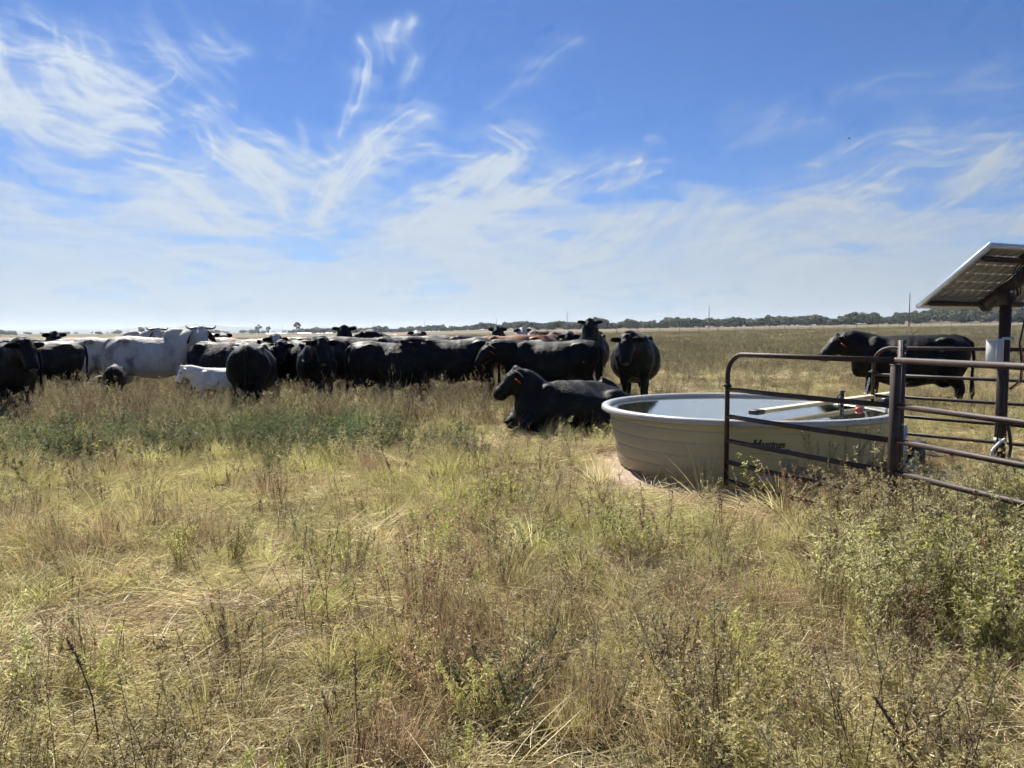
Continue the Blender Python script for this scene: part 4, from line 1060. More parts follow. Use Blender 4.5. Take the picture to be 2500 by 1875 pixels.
# ------------------------------------------------------------------ gates
RAILH = [1.283, .969, .725, .505, .31, .14]
def gate(A, B, rr, label, mat, round_a=True, round_b=False, ext=0, ends=(True, True)):
    A = np.array([*A, 0.0]); B = np.array([*B, 0.0]); d = B - A; L = np.linalg.norm(d); X = d / L
    za = float(ground_z(A[0], A[1])) if ext else 0.0
    rt = empty('pipe_gate', tuple(A), 0, label, 'gate', 'rusty pipe gates around the tank')
    o = np.zeros(3); e = X * L
    c = .19
    pts = []
    if round_a: pts += [o + np.array([0, 0, .10]), o + np.array([0, 0, RAILH[0] - c])] + [o + X * c * (1 - math.cos(q)) + np.array([0, 0, RAILH[0] - c + c * math.sin(q)]) for q in np.linspace(.2, math.pi / 2, 8)]
    else: pts += [o + np.array([0, 0, RAILH[0]])]
    if round_b: pts += [e - X * c + X * c * math.sin(q) + np.array([0, 0, RAILH[0] - c + c * math.cos(q)]) for q in np.linspace(0, math.pi / 2, 8)] + [e + np.array([0, 0, .10])]
    else: pts += [e + np.array([0, 0, RAILH[0]])]
    MB().tube(pts, rr, 12, up=np.cross(X, [0, 0, 1])).obj('frame', mat, rt, smooth_=True)
    for h in RAILH[1:]:
        MB().tube([o + np.array([0, 0, h]), e * .33 + np.array([0, 0, h - .004]), e * .66 + np.array([0, 0, h - .004]), e + np.array([0, 0, h])], rr * .93, 10).obj('rail', mat, rt, smooth_=True)
    if not round_a and ends[0]: MB().tube([o + np.array([0, 0, .08]), o + np.array([0, 0, RAILH[0] + .0])], rr, 10).obj('upright', mat, rt, smooth_=True)
    if not round_b and ends[1]: MB().tube([e + np.array([0, 0, .08]), e + np.array([0, 0, RAILH[0] + .0])], rr, 10).obj('upright', mat, rt, smooth_=True)
    if round_a:
        b = MB(); b.tube([np.array([0, 0, .985]), np.array([0, 0, 1.02])], rr * 1.45, 12); b.tube([np.array([0, 0, 1.0]) - X * .055, np.array([0, 0, 1.0]) + X * .05], .009, 6)
        b.obj('hinge_collar', mat, rt, smooth_=True)
    return rt
gate((1.935, 6.62), (2.648, 5.115), .0215, 'rusty pipe gate with one rounded corner in front of the stock tank', M_steel, ends=(True, False))
gate((2.655, 5.12), (3.30, 2.75), .0215, 'rusty pipe gate running out of the picture at lower right', M_steel, round_a=False, ends=(False, True))
gate((4.24, 8.66), (5.75, 6.95), .0205, 'darker pipe gate with rounded corner behind the solar pole', M_steel2)
def gate_post(px, Y, top, w, lab, holes=False):
    x = gx(px, Y); rt = empty('gate_post', (x, Y, 0), R(25), lab, 'post')
    if holes:
        b = MB(); b.box((0, 0, top / 2 - .05), (w, .006, top + .1)); b.box((-w / 2 + .003, .02, top / 2 - .05), (.006, .04, top + .1)); b.box((w / 2 - .003, .02, top / 2 - .05), (.006, .04, top + .1)); b.obj('channel', M_steel, rt)
        for z in (top - .035, top - .095, top - .155, top - .5, top - .62): MB().tube([(0, -.003, z), (0, -.010, z)], [.009, .008], 8).obj('bolt', M_galv, rt, smooth_=True)
    else:
        MB().box((0, 0, top / 2 - .05), (w, w, top + .1), bev=.004).obj('tube', M_steel, rt)
        MB().box((0, 0, top - .002), (w + .008, w + .008, .008)).obj('cap', M_steel, rt)
gate_post(2176, 5.10, 1.255, .052, 'square rusty post holding the two front gates together')
gate_post(2196, 5.42, 1.418, .040, 'taller perforated steel post with bright bolts behind the front gate joint', True)
def chain():
    rt = empty('gate_chain', (4.2, 8.62, .85), 0, 'short dangling chain hooked on the rounded end of the rear gate', 'chain')
    for k in range(7):
        a = MB(); c = np.array([-.03 - .008 * k, -.01, .06 - k * .035]); q = np.linspace(0, 2 * math.pi, 11)
        pl = (np.array([1, 0, 0]) if k % 2 else np.array([0, 1, 0]))
        a.tube([c + pl * .010 * math.cos(x) + np.array([0, 0, 1]) * .022 * math.sin(x) for x in q], .005, 6, caps=False); a.obj('link', M_galv, rt, smooth_=True)
chain()

# ------------------------------------------------------------------ solar panel on its pole
def solar():
    c = np.array([4.888, 7.395, 1.991]); W, L, T_, b_ = 1.574, .904, .6507, .4323
    e = np.array([math.cos(b_), math.sin(b_), 0]); s = np.array([math.sin(b_) * math.cos(T_), -math.cos(b_) * math.cos(T_), math.sin(T_)])
    n = np.cross(e, s); n = n if n[2] > 0 else -n
    pole_x, pole_y = gx(2441, 7.40), 7.40
    rt = empty('solar_panel', (pole_x, pole_y, 0), 0, 'solar panel on a rusty steel pole, seen from behind at the right edge', 'solar panel')
    o = np.array([pole_x, pole_y, 0])
    c = c - o
    fr = MB(); t_ = .040; fw = .016
    for sg in (-1, 1):
        fr.box(c + e * sg * (W / 2 - fw / 2), (fw, L, t_), X=e, Y=s, Z=n, bev=.002)
        fr.box(c + s * sg * (L / 2 - fw / 2), (W - 2 * fw - .002, fw, t_), X=e, Y=s, Z=n, bev=.002)
        fr.box(c + s * sg * (L / 2 - .03) - n * (t_ / 2 - .001), (W - 2 * fw - .004, .028, .002), X=e, Y=s, Z=n)
        fr.box(c + e * sg * (W / 2 - .03) - n * (t_ / 2 - .001), (.028, L - .1, .002), X=e, Y=s, Z=n)
    fr.obj('frame', M_alu, rt)
    bk, t = new_mat('panel_backsheet')
    d1 = nd(t, 'ShaderNodeBsdfDiffuse'); d1.inputs[0].default_value = (.6, .6, .57, 1); d2 = nd(t, 'ShaderNodeBsdfTranslucent'); d2.inputs[0].default_value = (.24, .24, .22, 1)
    mx = nd(t, 'ShaderNodeMixShader'); mx.inputs[0].default_value = .5; oo = nd(t, 'ShaderNodeOutputMaterial')
    t.links.new(d1.outputs[0], mx.inputs[1]); t.links.new(d2.outputs[0], mx.inputs[2]); t.links.new(mx.outputs[0], oo.inputs[0])
    b = MB(); hw, hl = W / 2 - .017, L / 2 - .017
    b.add([c + n * .006 + e * x + s * y for x, y in ((-hw, -hl), (hw, -hl), (hw, hl), (-hw, hl))], [(0, 1, 2, 3)]); b.obj('backsheet', bk, rt)
    cm, t = new_mat('solar_cell'); principled(t, ramp(t, noise(t, coords(t), 9, 4), [(.3, (.27, .25, .22)), (.7, (.33, .30, .265))]), .4)
    nx, ny = 12, 7; cw = (W - .07) / nx; ch = (L - .06) / ny; g = .0026; k = .012
    def octo(w, h, z):
        P = [(w - k, h), (-w + k, h), (-w, h - k), (-w, -h + k), (-w + k, -h), (w - k, -h), (w, -h + k), (w, h - k)]
        return P
    w_, h_ = cw / 2 - g, ch / 2 - g
    V = []
    for zz in (-.0015, .0015): V += [e * a * 1.0 + s * b2 + n * zz for a, b2 in octo(w_, h_, 0)]
    Q = [(i, (i + 1) % 8, 8 + (i + 1) % 8, 8 + i) for i in range(8)]; T = [(0, i + 1, i) for i in range(1, 7)] + [(8, 8 + i, 9 + i) for i in range(1, 7)]
    cme = mesh('cell', V, tris=T, quads=Q, mats=[cm])
    for i in range(nx):
        for j in range(ny):
            q = obj('cell', cme, rt); q.location = tuple(c + e * ((i + .5) * cw - W / 2 + .035) + s * ((j + .5) * ch - L / 2 + .03) + n * .0018)
    gm, t = new_mat('panel_glass')
    g1 = nd(t, 'ShaderNodeBsdfTransparent'); g1.inputs[0].default_value = (.85, .88, .9, 1); g2 = nd(t, 'ShaderNodeBsdfGlossy'); g2.inputs['Roughness'].default_value = .05
    fz = nd(t, 'ShaderNodeFresnel'); fz.inputs[0].default_value = 1.5; mx = nd(t, 'ShaderNodeMixShader'); oo = nd(t, 'ShaderNodeOutputMaterial')
    t.links.new(fz.outputs[0], mx.inputs[0]); t.links.new(g1.outputs[0], mx.inputs[1]); t.links.new(g2.outputs[0], mx.inputs[2]); t.links.new(mx.outputs[0], oo.inputs[0])
    MB().box(c + n * .0125, (W - .036, L - .036, .004), X=e, Y=s, Z=n).obj('glass', gm, rt)
    for q in (-.34, .30):   # cross rails
        b = MB(); b.box(c + s * q - n * .042, (W - .10, .045, .035), X=e, Y=s, Z=n, bev=.003); b.obj('cross_rail', M_steel2, rt)
    b = MB(); b.box(c + s * .05 - n * .080 + e * .05, (.10, L * .86, .10), X=e, Y=s, Z=n, bev=.004); b.obj('tilt_arm', M_steel2, rt)
    b = MB(); b.box(c - s * .335 - n * .080 + e * .05, (.108, .04, .108), X=e, Y=s, Z=n, bev=.003); b.obj('arm_end_plate', M_blackm, rt)
    b = MB(); b.tube([(0, 0, -.2), (0, 0, 1.86)], .052, 20); b.obj('pole', M_steel, rt, smooth_=True)
    b = MB(); b.box((0, 0, 1.80), (.12, .10, .14), X=e, Y=np.cross([0, 0, 1], e), bev=.006); b.obj('pole_bracket', M_steel2, rt)
    MB().tube([c * 0 + np.array([0, -.07, 1.86]), np.array([0, -.085, 1.86])], .014, 10).obj('bolt', M_galv, rt, smooth_=True)
    b = MB(); b.box(c + s * .33 - e * .10 - n * .02, (.20, .07, .03), X=e, Y=s, Z=n, bev=.006); b.obj('junction_box', M_blackm, rt)
    jb = c + s * .30 - e * .10 - n * .04
    for k2, (dx, dd) in enumerate(((-.05, .16), (.05, .10), (.0, .20))):
        end = np.array([-.0, -.07, 1.72])
        p = [jb + e * dx, jb + e * (dx - .06) - n * .06 - s * .10, jb * .45 + end * .55 - n * .1 - e * dd * .5, end + np.array([.03 * k2, 0, .1]), end]
        P = []
        p = np.array(p)
        for q in np.linspace(0, 3.999, 20):
            i = int(q); f = q - i; a_ = p[max(i - 1, 0)]; b2 = p[i]; c2 = p[i + 1]; d2 = p[min(i + 2, 4)]
            P.append(.5 * ((2 * b2) + (-a_ + c2) * f + (2 * a_ - 5 * b2 + 4 * c2 - d2) * f * f + (-a_ + 3 * b2 - 3 * c2 + d2) * f ** 3))
        MB().tube(P, .006, 6).obj('cable', M_rubber, rt, smooth_=True)
    p0 = np.array([.35, -.1, 1.95])
    MB().tube([p0, (.22, -.1, 1.80), (.13, -.1, 1.62), (.10, -.08, 1.35), (.13, -.08, 1.15), (.12, -.08, .98), (.02, -.08, .90)], .009, 6).obj('cable', M_rubber, rt, smooth_=True)
    MB().tube([(.10, -.09, 1.35), (.145, -.09, 1.15), (.125, -.09, .96), (.03, -.09, .895)], .005, 6).obj('red_cable', M_redp, rt, smooth_=True)
    # clamps
    for z in (1.40, 1.155): MB().box((.0, -.058, z), (.112, .016, .030), bev=.002).obj('strut_clamp', M_galv, rt)
    # control box
    bt = empty('control_box', (pole_x - .125, pole_y - .04, 1.13), R(24), 'light grey electrical box clamped to the left side of the solar pole', 'electrical box')
    MB().box((0, 0, .125), (.105, .10, .26), bev=.003).obj('case', M_box, bt)
    MB().box((0, -.058, .125), (.108, .014, .265), bev=.003).obj('lid', M_box, bt)
    MB().box((.0, -.004, .261), (.11, .108, .010), bev=.002).obj('top_seam', M_pvc, bt)
    # wires down the pole
    ht = empty('cable_bundle', (pole_x, pole_y, 0), 0, 'black cables looping down the solar pole to the ground', 'cable')
    def sm(p, r_, nm, mat, par):
        p = np.array(p, float); P = []; K = len(p)
        for q in np.linspace(0, K - 1.001, K * 6):
            i = int(q); f = q - i; a_ = p[max(i - 1, 0)]; b2 = p[i]; c2 = p[i + 1]; d2 = p[min(i + 2, K - 1)]
            P.append(.5 * ((2 * b2) + (-a_ + c2) * f + (2 * a_ - 5 * b2 + 4 * c2 - d2) * f * f + (-a_ + 3 * b2 - 3 * c2 + d2) * f ** 3))
        MB().tube(P, r_, 8).obj(nm, mat, par, smooth_=True)
    sm([(-.12, -.1, 1.13), (-.10, -.11, 1.0), (-.085, -.1, .85), (-.09, -.1, .5), (-.10, -.1, .25), (-.13, -.12, .12), (-.3, -.2, .10)], .011, 'cable', M_rubber, ht)
    sm([(-.11, -.09, 1.13), (-.06, -.1, .95), (-.055, -.1, .7), (.0, -.12, .5), (.02, -.13, .30), (-.04, -.14, .14), (-.13, -.16, .04)], .016, 'cable', M_rubber, ht)
    sm([(-.02, -.1, .40), (-.10, -.13, .36), (-.17, -.14, .28), (-.16, -.14, .18), (-.12, -.14, .15)], .013, 'white_cable', M_pvc, ht)
    MB().tube([(0, 0, .36), (0, 0, .40)], .056, 16).obj('tape', M_pvc, ht, smooth_=True)
    pt = empty('water_pipes', (0, 0, 0), 0, 'pale and black pipes lying between the tank and the solar pole', 'pipe')
    a = at_z(2247, 1101, .16); b2 = at_z(2300, 1108, .13); c2 = at_z(2350, 1121, .08); d2 = at_z(2385, 1121, .10)
    sm([a, b2], .016, 'pale_pipe', M_pvc, pt)
    sm([b2, at_z(2320, 1113, .12), c2, at_z(2370, 1124, .08), at_z(2390, 1117, .10)], .014, 'black_pipe', M_rubber, pt)
    sm([at_z(2200, 1140, .2), at_z(2225, 1118, .25), at_z(2250, 1109, .22), at_z(2290, 1114, .17), at_z(2325, 1112, .16)], .009, 'hose', M_rubber, pt)
    sm([at_z(2335, 1097, .12), at_z(2375, 1082, .16), at_z(2422, 1066, .22)], .010, 'brown_hose', simple('brown_hose', (.20, .14, .11), (.26, .19, .15), 10, .5), pt)
    sm([at_z(2370, 1103, .10), at_z(2400, 1099, .12), at_z(2428, 1090, .14)], .008, 'hose', M_rubber, pt)
    p = at_z(2236, 1150, .0); x, y = p[0], p[1]
    st = empty('pump_stand', (x, y, 0), R(20), 'dark teal square pump housing beside the tank behind the gate', 'pump housing')
    MB().box((0, 0, .14), (.12, .12, .30), bev=.008).obj('housing', M_teal, st)
    MB().box((0, 0, .30), (.14, .14, .03), bev=.006).obj('lid', M_teal, st)
    p = at_z(2212, 1175, .0); wb = empty('white_block', (p[0], p[1], 0), R(15), 'small white block at the foot of the dark pump housing', 'block')
    MB().box((0, 0, .09), (.15, .13, .17), bev=.012).obj('block_body', M_pvc, wb)
    MB().box((0, 0, .178), (.11, .09, .012), bev=.004).obj('block_top', M_pvc, wb)
    p = at_z(2300, 1172, .05)
    V = MB().box((0, 0, 0), (.62, .5, .08), bev=.012); V.obj('concrete_slab', M_conc, None, loc=(p[0], p[1], .05), label='shaded concrete slab in the grass behind the right hand gate', cat='slab')
    p = at_z(2200, 1048, .4); ft = empty('galvanised_bracket', (gx(2207, 6.9), 6.9, 0), R(10), 'pale galvanised upright strip at the right side of the tank', 'bracket')
    MB().box((0, 0, .30), (.03, .012, .60)).obj('strip', M_galv, ft)
    for z in (.2, .35, .5): MB().tube([(0, -.006, z), (0, -.010, z)], .006, 6).obj('bolt', M_blackm, ft)
solar()

# ------------------------------------------------------------------ plants
def ribbons(base, dirs, length, width, curve, v, seg=4, up=(0, 0, 1), wprof=None, rs=None):
    """n ribbons: base Nx3, dirs Nx3 (unit start direction), length N, width N, curve Nx3 (bend added over the length)"""
    n = len(base); s = np.linspace(0, 1, seg + 1)
    wp = (1 - s ** 2.2) * .95 + .05 if wprof is None else np.interp(s, *wprof)
    C_ = base[:, None, :] + dirs[:, None, :] * (length[:, None] * s)[..., None] + curve[:, None, :] * (length[:, None] * s ** 2)[..., None]
    tg = dirs[:, None, :] + 2 * curve[:, None, :] * s[None, :, None]
    tg /= np.linalg.norm(tg, axis=2)[..., None] + 1e-9
    q = (rs or RS).normal(size=(n, 1, 3)); sd_ = np.cross(tg, q); sd_ /= np.linalg.norm(sd_, axis=2)[..., None] + 1e-9
    hw = (width[:, None] * wp[None, :] / 2)[..., None]
    V = np.stack([C_ - sd_ * hw, C_ + sd_ * hw], 2)          # n, seg+1, 2, 3
    V = V.reshape(-1, 3)
    k = np.arange(n)[:, None] * (seg + 1) * 2 + np.arange(seg)[None, :] * 2
    Q = np.stack([k, k + 1, k + 3, k + 2], -1).reshape(-1, 4)
    va = np.repeat(v, (seg + 1) * 2); h = np.tile(np.repeat(s, 2), n)
    return V, Q, va, h
class PB:
    def __init__(s): s.V = []; s.Q = []; s.v = []; s.h = []; s.n = 0; s.m = []
    def add(s, r, mat=0):
        V, Q, v, h = r; s.V.append(V); s.Q.append(Q + s.n); s.v.append(v); s.h.append(h); s.m.append(np.full(len(Q), mat)); s.n += len(V)
    def me(s, name, mats):
        me = mesh(name, np.concatenate(s.V), quads=np.concatenate(s.Q), mats=mats, attr={'v': np.clip(np.concatenate(s.v), 0, 1), 'h': np.concatenate(s.h)})
        if len(mats) > 1: me.polygons.foreach_set('material_index', np.concatenate(s.m).astype(np.int32))
        return me
def unit(a): return a / (np.linalg.norm(a, axis=-1)[..., None] + 1e-9)

def straw_mat(seed, n=230, rad=.34, L=(.10, .30), wd=(.0022, .0050), lift=.22, mat=None, comb=.6):
    rs = np.random.RandomState(seed); p = PB()
    a0 = rs.uniform(0, 6.28); r_ = rad * np.sqrt(rs.rand(n)); a = rs.uniform(0, 6.28, n)
    base = np.stack([r_ * np.cos(a), r_ * np.sin(a), rs.uniform(-.01, .07, n) * (1 - r_ / rad * .5)], -1)
    an = np.where(rs.rand(n) < comb, a0 + rs.normal(0, .7, n), rs.uniform(0, 6.28, n))
    d = unit(np.stack([np.cos(an), np.sin(an), np.abs(rs.normal(0, lift, n)) + .03], -1))
    cu = np.stack([rs.normal(0, .25, n), rs.normal(0, .25, n), -rs.uniform(.0, .35, n)], -1)
    p.add(ribbons(base, d, rs.uniform(*L, n), rs.uniform(*wd, n), cu, rs.rand(n), 4, rs=rs))
    return p.me('straw', [mat or M_straw])
def tuft(seed, n=90, rad=.10, L=(.14, .38), wd=(.0022, .0048), spread=.55, mat=None, droop=.35):
    rs = np.random.RandomState(seed); p = PB()
    r_ = rad * np.sqrt(rs.rand(n)); a = rs.uniform(0, 6.28, n)
    base = np.stack([r_ * np.cos(a), r_ * np.sin(a), rs.uniform(-.02, .02, n)], -1)
    out = np.stack([np.cos(a), np.sin(a), 0 * a], -1); sp = np.abs(rs.normal(0, spread, n))[:, None]
    wind = np.array([rs.normal() * .15, rs.normal() * .15, 0])
    d = unit(out * sp + wind + rs.normal(0, .12, (n, 3)) + np.array([0, 0, 1.0]))
    cu = out * rs.uniform(.0, droop, (n, 1)) * (.3 + sp) + wind - np.array([0, 0, 1]) * rs.uniform(0, droop, (n, 1)) * .8
    p.add(ribbons(base, d, rs.uniform(*L, n), rs.uniform(*wd, n), cu, rs.rand(n), 5, rs=rs))
    return p.me('tuft', [mat or M_green])
def weed(seed, stems=6, Hh=(.28, .55), leaves=105, lw=(.009, .021), lt=(.0024, .0046), spread=.35, mats=None, branch=9, seeds=False, rad=.08, lean=(0, 0)):
    """feathery weed: woody stems, side branches, many small narrow leaves"""
    rs = np.random.RandomState(seed); p = PB(); m0, m1 = mats or (M_stem, M_sage)
    for k in range(stems):
        H_ = rs.uniform(*Hh); a = rs.uniform(0, 6.28); b0 = np.array([math.cos(a), math.sin(a), 0]) * rad * rs.rand()
        d = unit(np.array([math.cos(a) * spread * rs.rand() + lean[0], math.sin(a) * spread * rs.rand() + lean[1], 1.0])); cu = np.array([rs.normal() * .12, rs.normal() * .12, -.04])
        p.add(ribbons(b0[None], d[None], np.array([H_]), np.array([.0045]), cu[None], rs.rand(1), 6, wprof=([0, 1], [1, .3]), rs=rs), 0)
        p.add(ribbons(b0[None], d[None], np.array([H_]), np.array([.0045]), cu[None], rs.rand(1), 6, wprof=([0, 1], [1, .3]), rs=rs), 0)
        nb = branch; s = rs.uniform(.22, .95, nb); B = b0 + d * (H_ * s)[:, None] + cu * (H_ * s ** 2)[:, None]
        aa = rs.uniform(0, 6.28, nb); bd = unit(np.stack([np.cos(aa), np.sin(aa), rs.uniform(.5, 1.5, nb)], -1)); bl = H_ * rs.uniform(.14, .36, nb) * (1.15 - s)
        bc = np.stack([rs.normal(0, .1, nb), rs.normal(0, .1, nb), rs.uniform(0, .25, nb)], -1)
        p.add(ribbons(B, bd, bl, np.full(nb, .0022), bc, rs.rand(nb), 3, rs=rs), 0)
        # leaves along the stem and branches
        nl = leaves; w_ = rs.randint(-1, nb, nl); u = rs.uniform(.1, 1.0, nl)
        LB = np.where((w_ < 0)[:, None], b0 + d * (H_ * (.3 + .7 * u))[:, None] + cu * (H_ * (.3 + .7 * u) ** 2)[:, None], B[w_] + bd[w_] * (bl[w_] * u)[:, None] + bc[w_] * (bl[w_] * u * u)[:, None])
        la = rs.uniform(0, 6.28, nl); ld = unit(np.stack([np.cos(la), np.sin(la), rs.uniform(-.1, 1.2, nl)], -1))
        p.add(ribbons(LB, ld, rs.uniform(*lw, nl), rs.uniform(*lt, nl), np.stack([rs.normal(0, .2, nl)] * 3, -1), np.clip(rs.normal(.5, .28, nl), 0, 1), 2, wprof=([0, .5, 1], [.5, 1, .1]), rs=rs), 1)
        if seeds:
            q = 26; u = rs.uniform(.72, 1.0, q); SB = b0 + d * (H_ * u)[:, None] + cu * (H_ * u ** 2)[:, None] + rs.normal(0, .004, (q, 3))
            p.add(ribbons(SB, unit(rs.normal(size=(q, 3)) + np.array([0, 0, .6])), rs.uniform(.008, .014, q), rs.uniform(.004, .008, q), np.zeros((q, 3)), rs.rand(q), 1, wprof=([0, 1], [1, .7]), rs=rs), 0)
    return p.me('weed', [m0, m1])
def stalks(seed, n=7, Hh=(.25, .6), mats=None, lean=.25, seedhead=True, rad=.12):
    rs = np.random.RandomState(seed); p = PB(); m0 = mats or M_stem
    a = rs.uniform(0, 6.28, n); b = np.stack([np.cos(a), np.sin(a), 0 * a], -1) * rad * rs.rand(n, 1)
    d = unit(np.stack([rs.normal(0, lean, n), rs.normal(0, lean, n), np.ones(n)], -1)); L = rs.uniform(*Hh, n); cu = np.stack([rs.normal(0, .1, n), rs.normal(0, .1, n), 0 * a], -1)
    for _ in range(2): p.add(ribbons(b, d, L, np.full(n, .0042), cu, rs.rand(n), 5, wprof=([0, 1], [1, .5]), rs=rs))
    for k in range(n):
        q = rs.randint(3, 8); s = rs.uniform(.4, 1, q); B = b[k] + d[k] * (L[k] * s)[:, None] + cu[k] * (L[k] * s * s)[:, None]
        p.add(ribbons(B, unit(rs.normal(0, .6, (q, 3)) + np.array([0, 0, .9])), rs.uniform(.03, .10, q), np.full(q, .0022), np.zeros((q, 3)), rs.rand(q), 2, rs=rs))
        if seedhead:
            q = 16; s = rs.uniform(.8, 1.02, q); B = b[k] + d[k] * (L[k] * s)[:, None] + cu[k] * (L[k] * s * s)[:, None]
            p.add(ribbons(B, unit(rs.normal(size=(q, 3))), rs.uniform(.008, .016, q), rs.uniform(.003, .007, q), np.zeros((q, 3)), rs.rand(q), 1, rs=rs))
    return p.me('stalks', [m0])

TANKC = np.array([TX, TY])
GA = (np.array([1.95, 6.6]), np.array([2.64, 5.15]))
def keep(x, y):
    r_ = np.hypot(x - TX, y - TY)
    k = (r_ > 1.62)
    k &= ~((r_ < 1.84) & (x < TX - .1) & (y < TY + .2) & (np.random.RandomState(1).rand(len(x)) < .93))
    th = np.degrees(np.arctan2(y - TY, x - TX)) % 360
    k &= ~((r_ < 2.05) & (th > 195) & (th < 282) & (np.random.RandomState(4).rand(len(x)) < .93))
    sx, sy = at_z(2300, 1172, .05)[:2]
    k &= ~((np.abs(x - sx) < .33) & (np.abs(y - sy) < .32))
    # lying animal and gap close to the hooves of near ones
    k &= ~((np.abs(x - gx(1360, 10.7)) < .95) & (np.abs(y - 10.75) < .42))
    return k
def fan(n, y0, y1, seed, power=1.0, half=.78, pad=1.0):
    rs = np.random.RandomState(seed); out = []; need = n
    u = rs.rand(n * 3); y = (y0 ** (2 * power) + u * (y1 ** (2 * power) - y0 ** (2 * power))) ** (1 / (2 * power))
    x = rs.uniform(-1, 1, n * 3) * (half * y + pad)
    return x[:n * 3], y[:n * 3], rs
def place(name, coll, nk, n, y0, y1, seed, dens, srange, label, power=1.0, tilt=.12, pad=1.0, zs=None, cat='grass'):
    x, y, rs = fan(n, y0, y1, seed, power, pad=pad)
    k = (rs.rand(len(x)) < dens(x, y)) & keep(x, y)
    x = x[k][:n]; y = y[k][:n]; m_ = len(x); z = ground_z(x, y)
    s = rs.uniform(*srange, m_)
    if zs is not None: s = s * zs(x, y)
    rot = np.stack([rs.normal(0, tilt, m_), rs.normal(0, tilt, m_), rs.uniform(0, 6.28, m_)], -1)
    scatter(name, coll, np.stack([x, y, z], -1), rot, np.stack([s, s, s * rs.uniform(.85, 1.15, m_)], -1), rs.randint(0, nk, m_), label, cat)
    return m_

def blob(x, y, px, Y, rx, ry):      # soft patch at image column px, depth Y
    cx = gx(px, Y); return np.exp(-((x - cx) / rx) ** 2 - ((y - Y) / ry) ** 2)
def flat_area(x, y):               # trampled pale straw
    return np.clip(blob(x, y, 640, 4.2, .9, .45) + blob(x, y, 150, 3.6, .9, .5) + .9 * blob(x, y, 560, 6.0, 1.6, .5) + .8 * blob(x, y, 1330, 8.6, .9, 1.2) + .9 * blob(x, y, 1450, 6.9, .8, .5)
                   + 1.1 * blob(x, y, 1730, 5.75, .85, .5) + .8 * blob(x, y, 2400, 2.6, .7, .3) + .8 * blob(x, y, 350, 2.7, 1.1, .4) + .5 * blob(x, y, 1560, 12.3, 1.4, .9), 0, 1)
def right_lush(x, y): return np.clip(smooth(-.1, .25, x / y + .05) * smooth(6.6, 5.0, y) if False else smooth(-.12, .2, x / np.maximum(y, 1)) * (1 - smooth(4.8, 6.6, y)), 0, 1)
def left_forb(x, y): return np.clip(blob(x, y, 180, 9.6, 3.2, 1.7) + .9 * blob(x, y, 560, 9.3, 1.5, 1.1) + .6 * blob(x, y, 900, 9.0, 1.2, .8), 0, 1)
def tall_left(x, y): return np.clip((1 - smooth(-.02, .1, x / y)) * smooth(9.5, 11.5, y), 0, 1)

c_straw = proto_coll('straw_kinds', [straw_mat(i, rad=.36) for i in range(5)] + [straw_mat(10 + i, 200, .34, (.08, .22), lift=.45, comb=.3) for i in range(3)])
c_tuft = proto_coll('tuft_kinds', [tuft(20 + i) for i in range(4)] + [tuft(30 + i, 70, .14, (.10, .26), mat=M_straw, spread=.8) for i in range(3)] + [tuft(36, 80, .08, (.2, .42), spread=.3, mat=M_straw)])
c_weed = proto_coll('weed_kinds', [weed(50 + i) for i in range(4)] + [weed(56 + i, 7, (.22, .40), 110, (.010, .024), (.003, .006), branch=14, spread=.6, mats=(M_sage, M_sage)) for i in range(3)]
                    + [weed(60 + i, 5, (.25, .5), 60, seeds=True, mats=(M_stem, M_rust)) for i in range(2)] + [weed(64, 8, (.2, .42), 110, (.012, .028), (.0035, .007), branch=12, mats=(M_sage, M_green))])
c_forb = proto_coll('forb_kinds', [weed(70 + i, 6, (.22, .46), 60, (.018, .042), (.004, .009), branch=10, spread=.8, mats=(M_stem, M_dark), rad=.14) for i in range(4)])
c_stalk = proto_coll('stalk_kinds', [stalks(80 + i) for i in range(4)] + [stalks(86 + i, 5, (.2, .5), M_straw, .4) for i in range(2)])
c_rust = proto_coll('rust_kinds', [tuft(90 + i, 130, .13, (.22, .46), (.0018, .0032), .38, M_rust, .25) for i in range(3)])
c_olive = proto_coll('olive_kinds', [weed(150 + i, 7, (.28, .55), 90, mats=(M_olive, M_olive)) for i in range(5)] + [weed(156 + i, 6, (.28, .52), 60, seeds=True, mats=(M_stem, M_rust)) for i in range(2)] + [weed(159, 7, (.26, .5), 90, mats=(M_olive, M_sage)), tuft(158, 120, .14, (.2, .5), (.003, .006), .45, M_olive, .3)])
nW = 10
one = lambda x, y: np.ones_like(x)
place('dry_grass', c_straw, 8, 3200, 1.5, 13.5, 1, lambda x, y: .62 + .38 * flat_area(x, y), (.75, 1.15), 'flattened pale dry grass covering the pasture floor', power=.75, pad=1.6)
place('dry_grass', c_straw, 8, 2000, 12, 30, 2, one, (1.1, 1.7), 'dry grass between the legs of the herd and beyond', power=.8)
place('grass_tufts', c_tuft, 8, 2900, 1.6, 14, 3, lambda x, y: (1 - .75 * flat_area(x, y)) * (.35 + .65 * smooth(.4, .6, fbm(x * .55, y * .55, 3, 201))), (.55, 1.0), 'small green and straw coloured grass tufts', power=.8, pad=1.4)
place('weeds', c_weed, nW, 2300, 1.7, 12, 4, lambda x, y: (1 - .96 * flat_area(x, y)) * (1 - .8 * left_forb(x, y)) * np.clip(.22 + .75 * smooth(.42, .62, fbm(x * .7 + 9, y * .7, 3, 211)) + .6 * right_lush(x, y), 0, 1) * (.58 + .42 * np.maximum(right_lush(x, y), smooth(8, 10, y))), (.45, .95),
      'feathery sage coloured weeds with fine leaves', power=.85, pad=1.3, zs=lambda x, y: .62 + .55 * smooth(.35, .68, fbm(x * 1.1 + 40, y * 1.1, 3, 251)) + .06 * right_lush(x, y) + .2 * tall_left(x, y), cat='weeds')
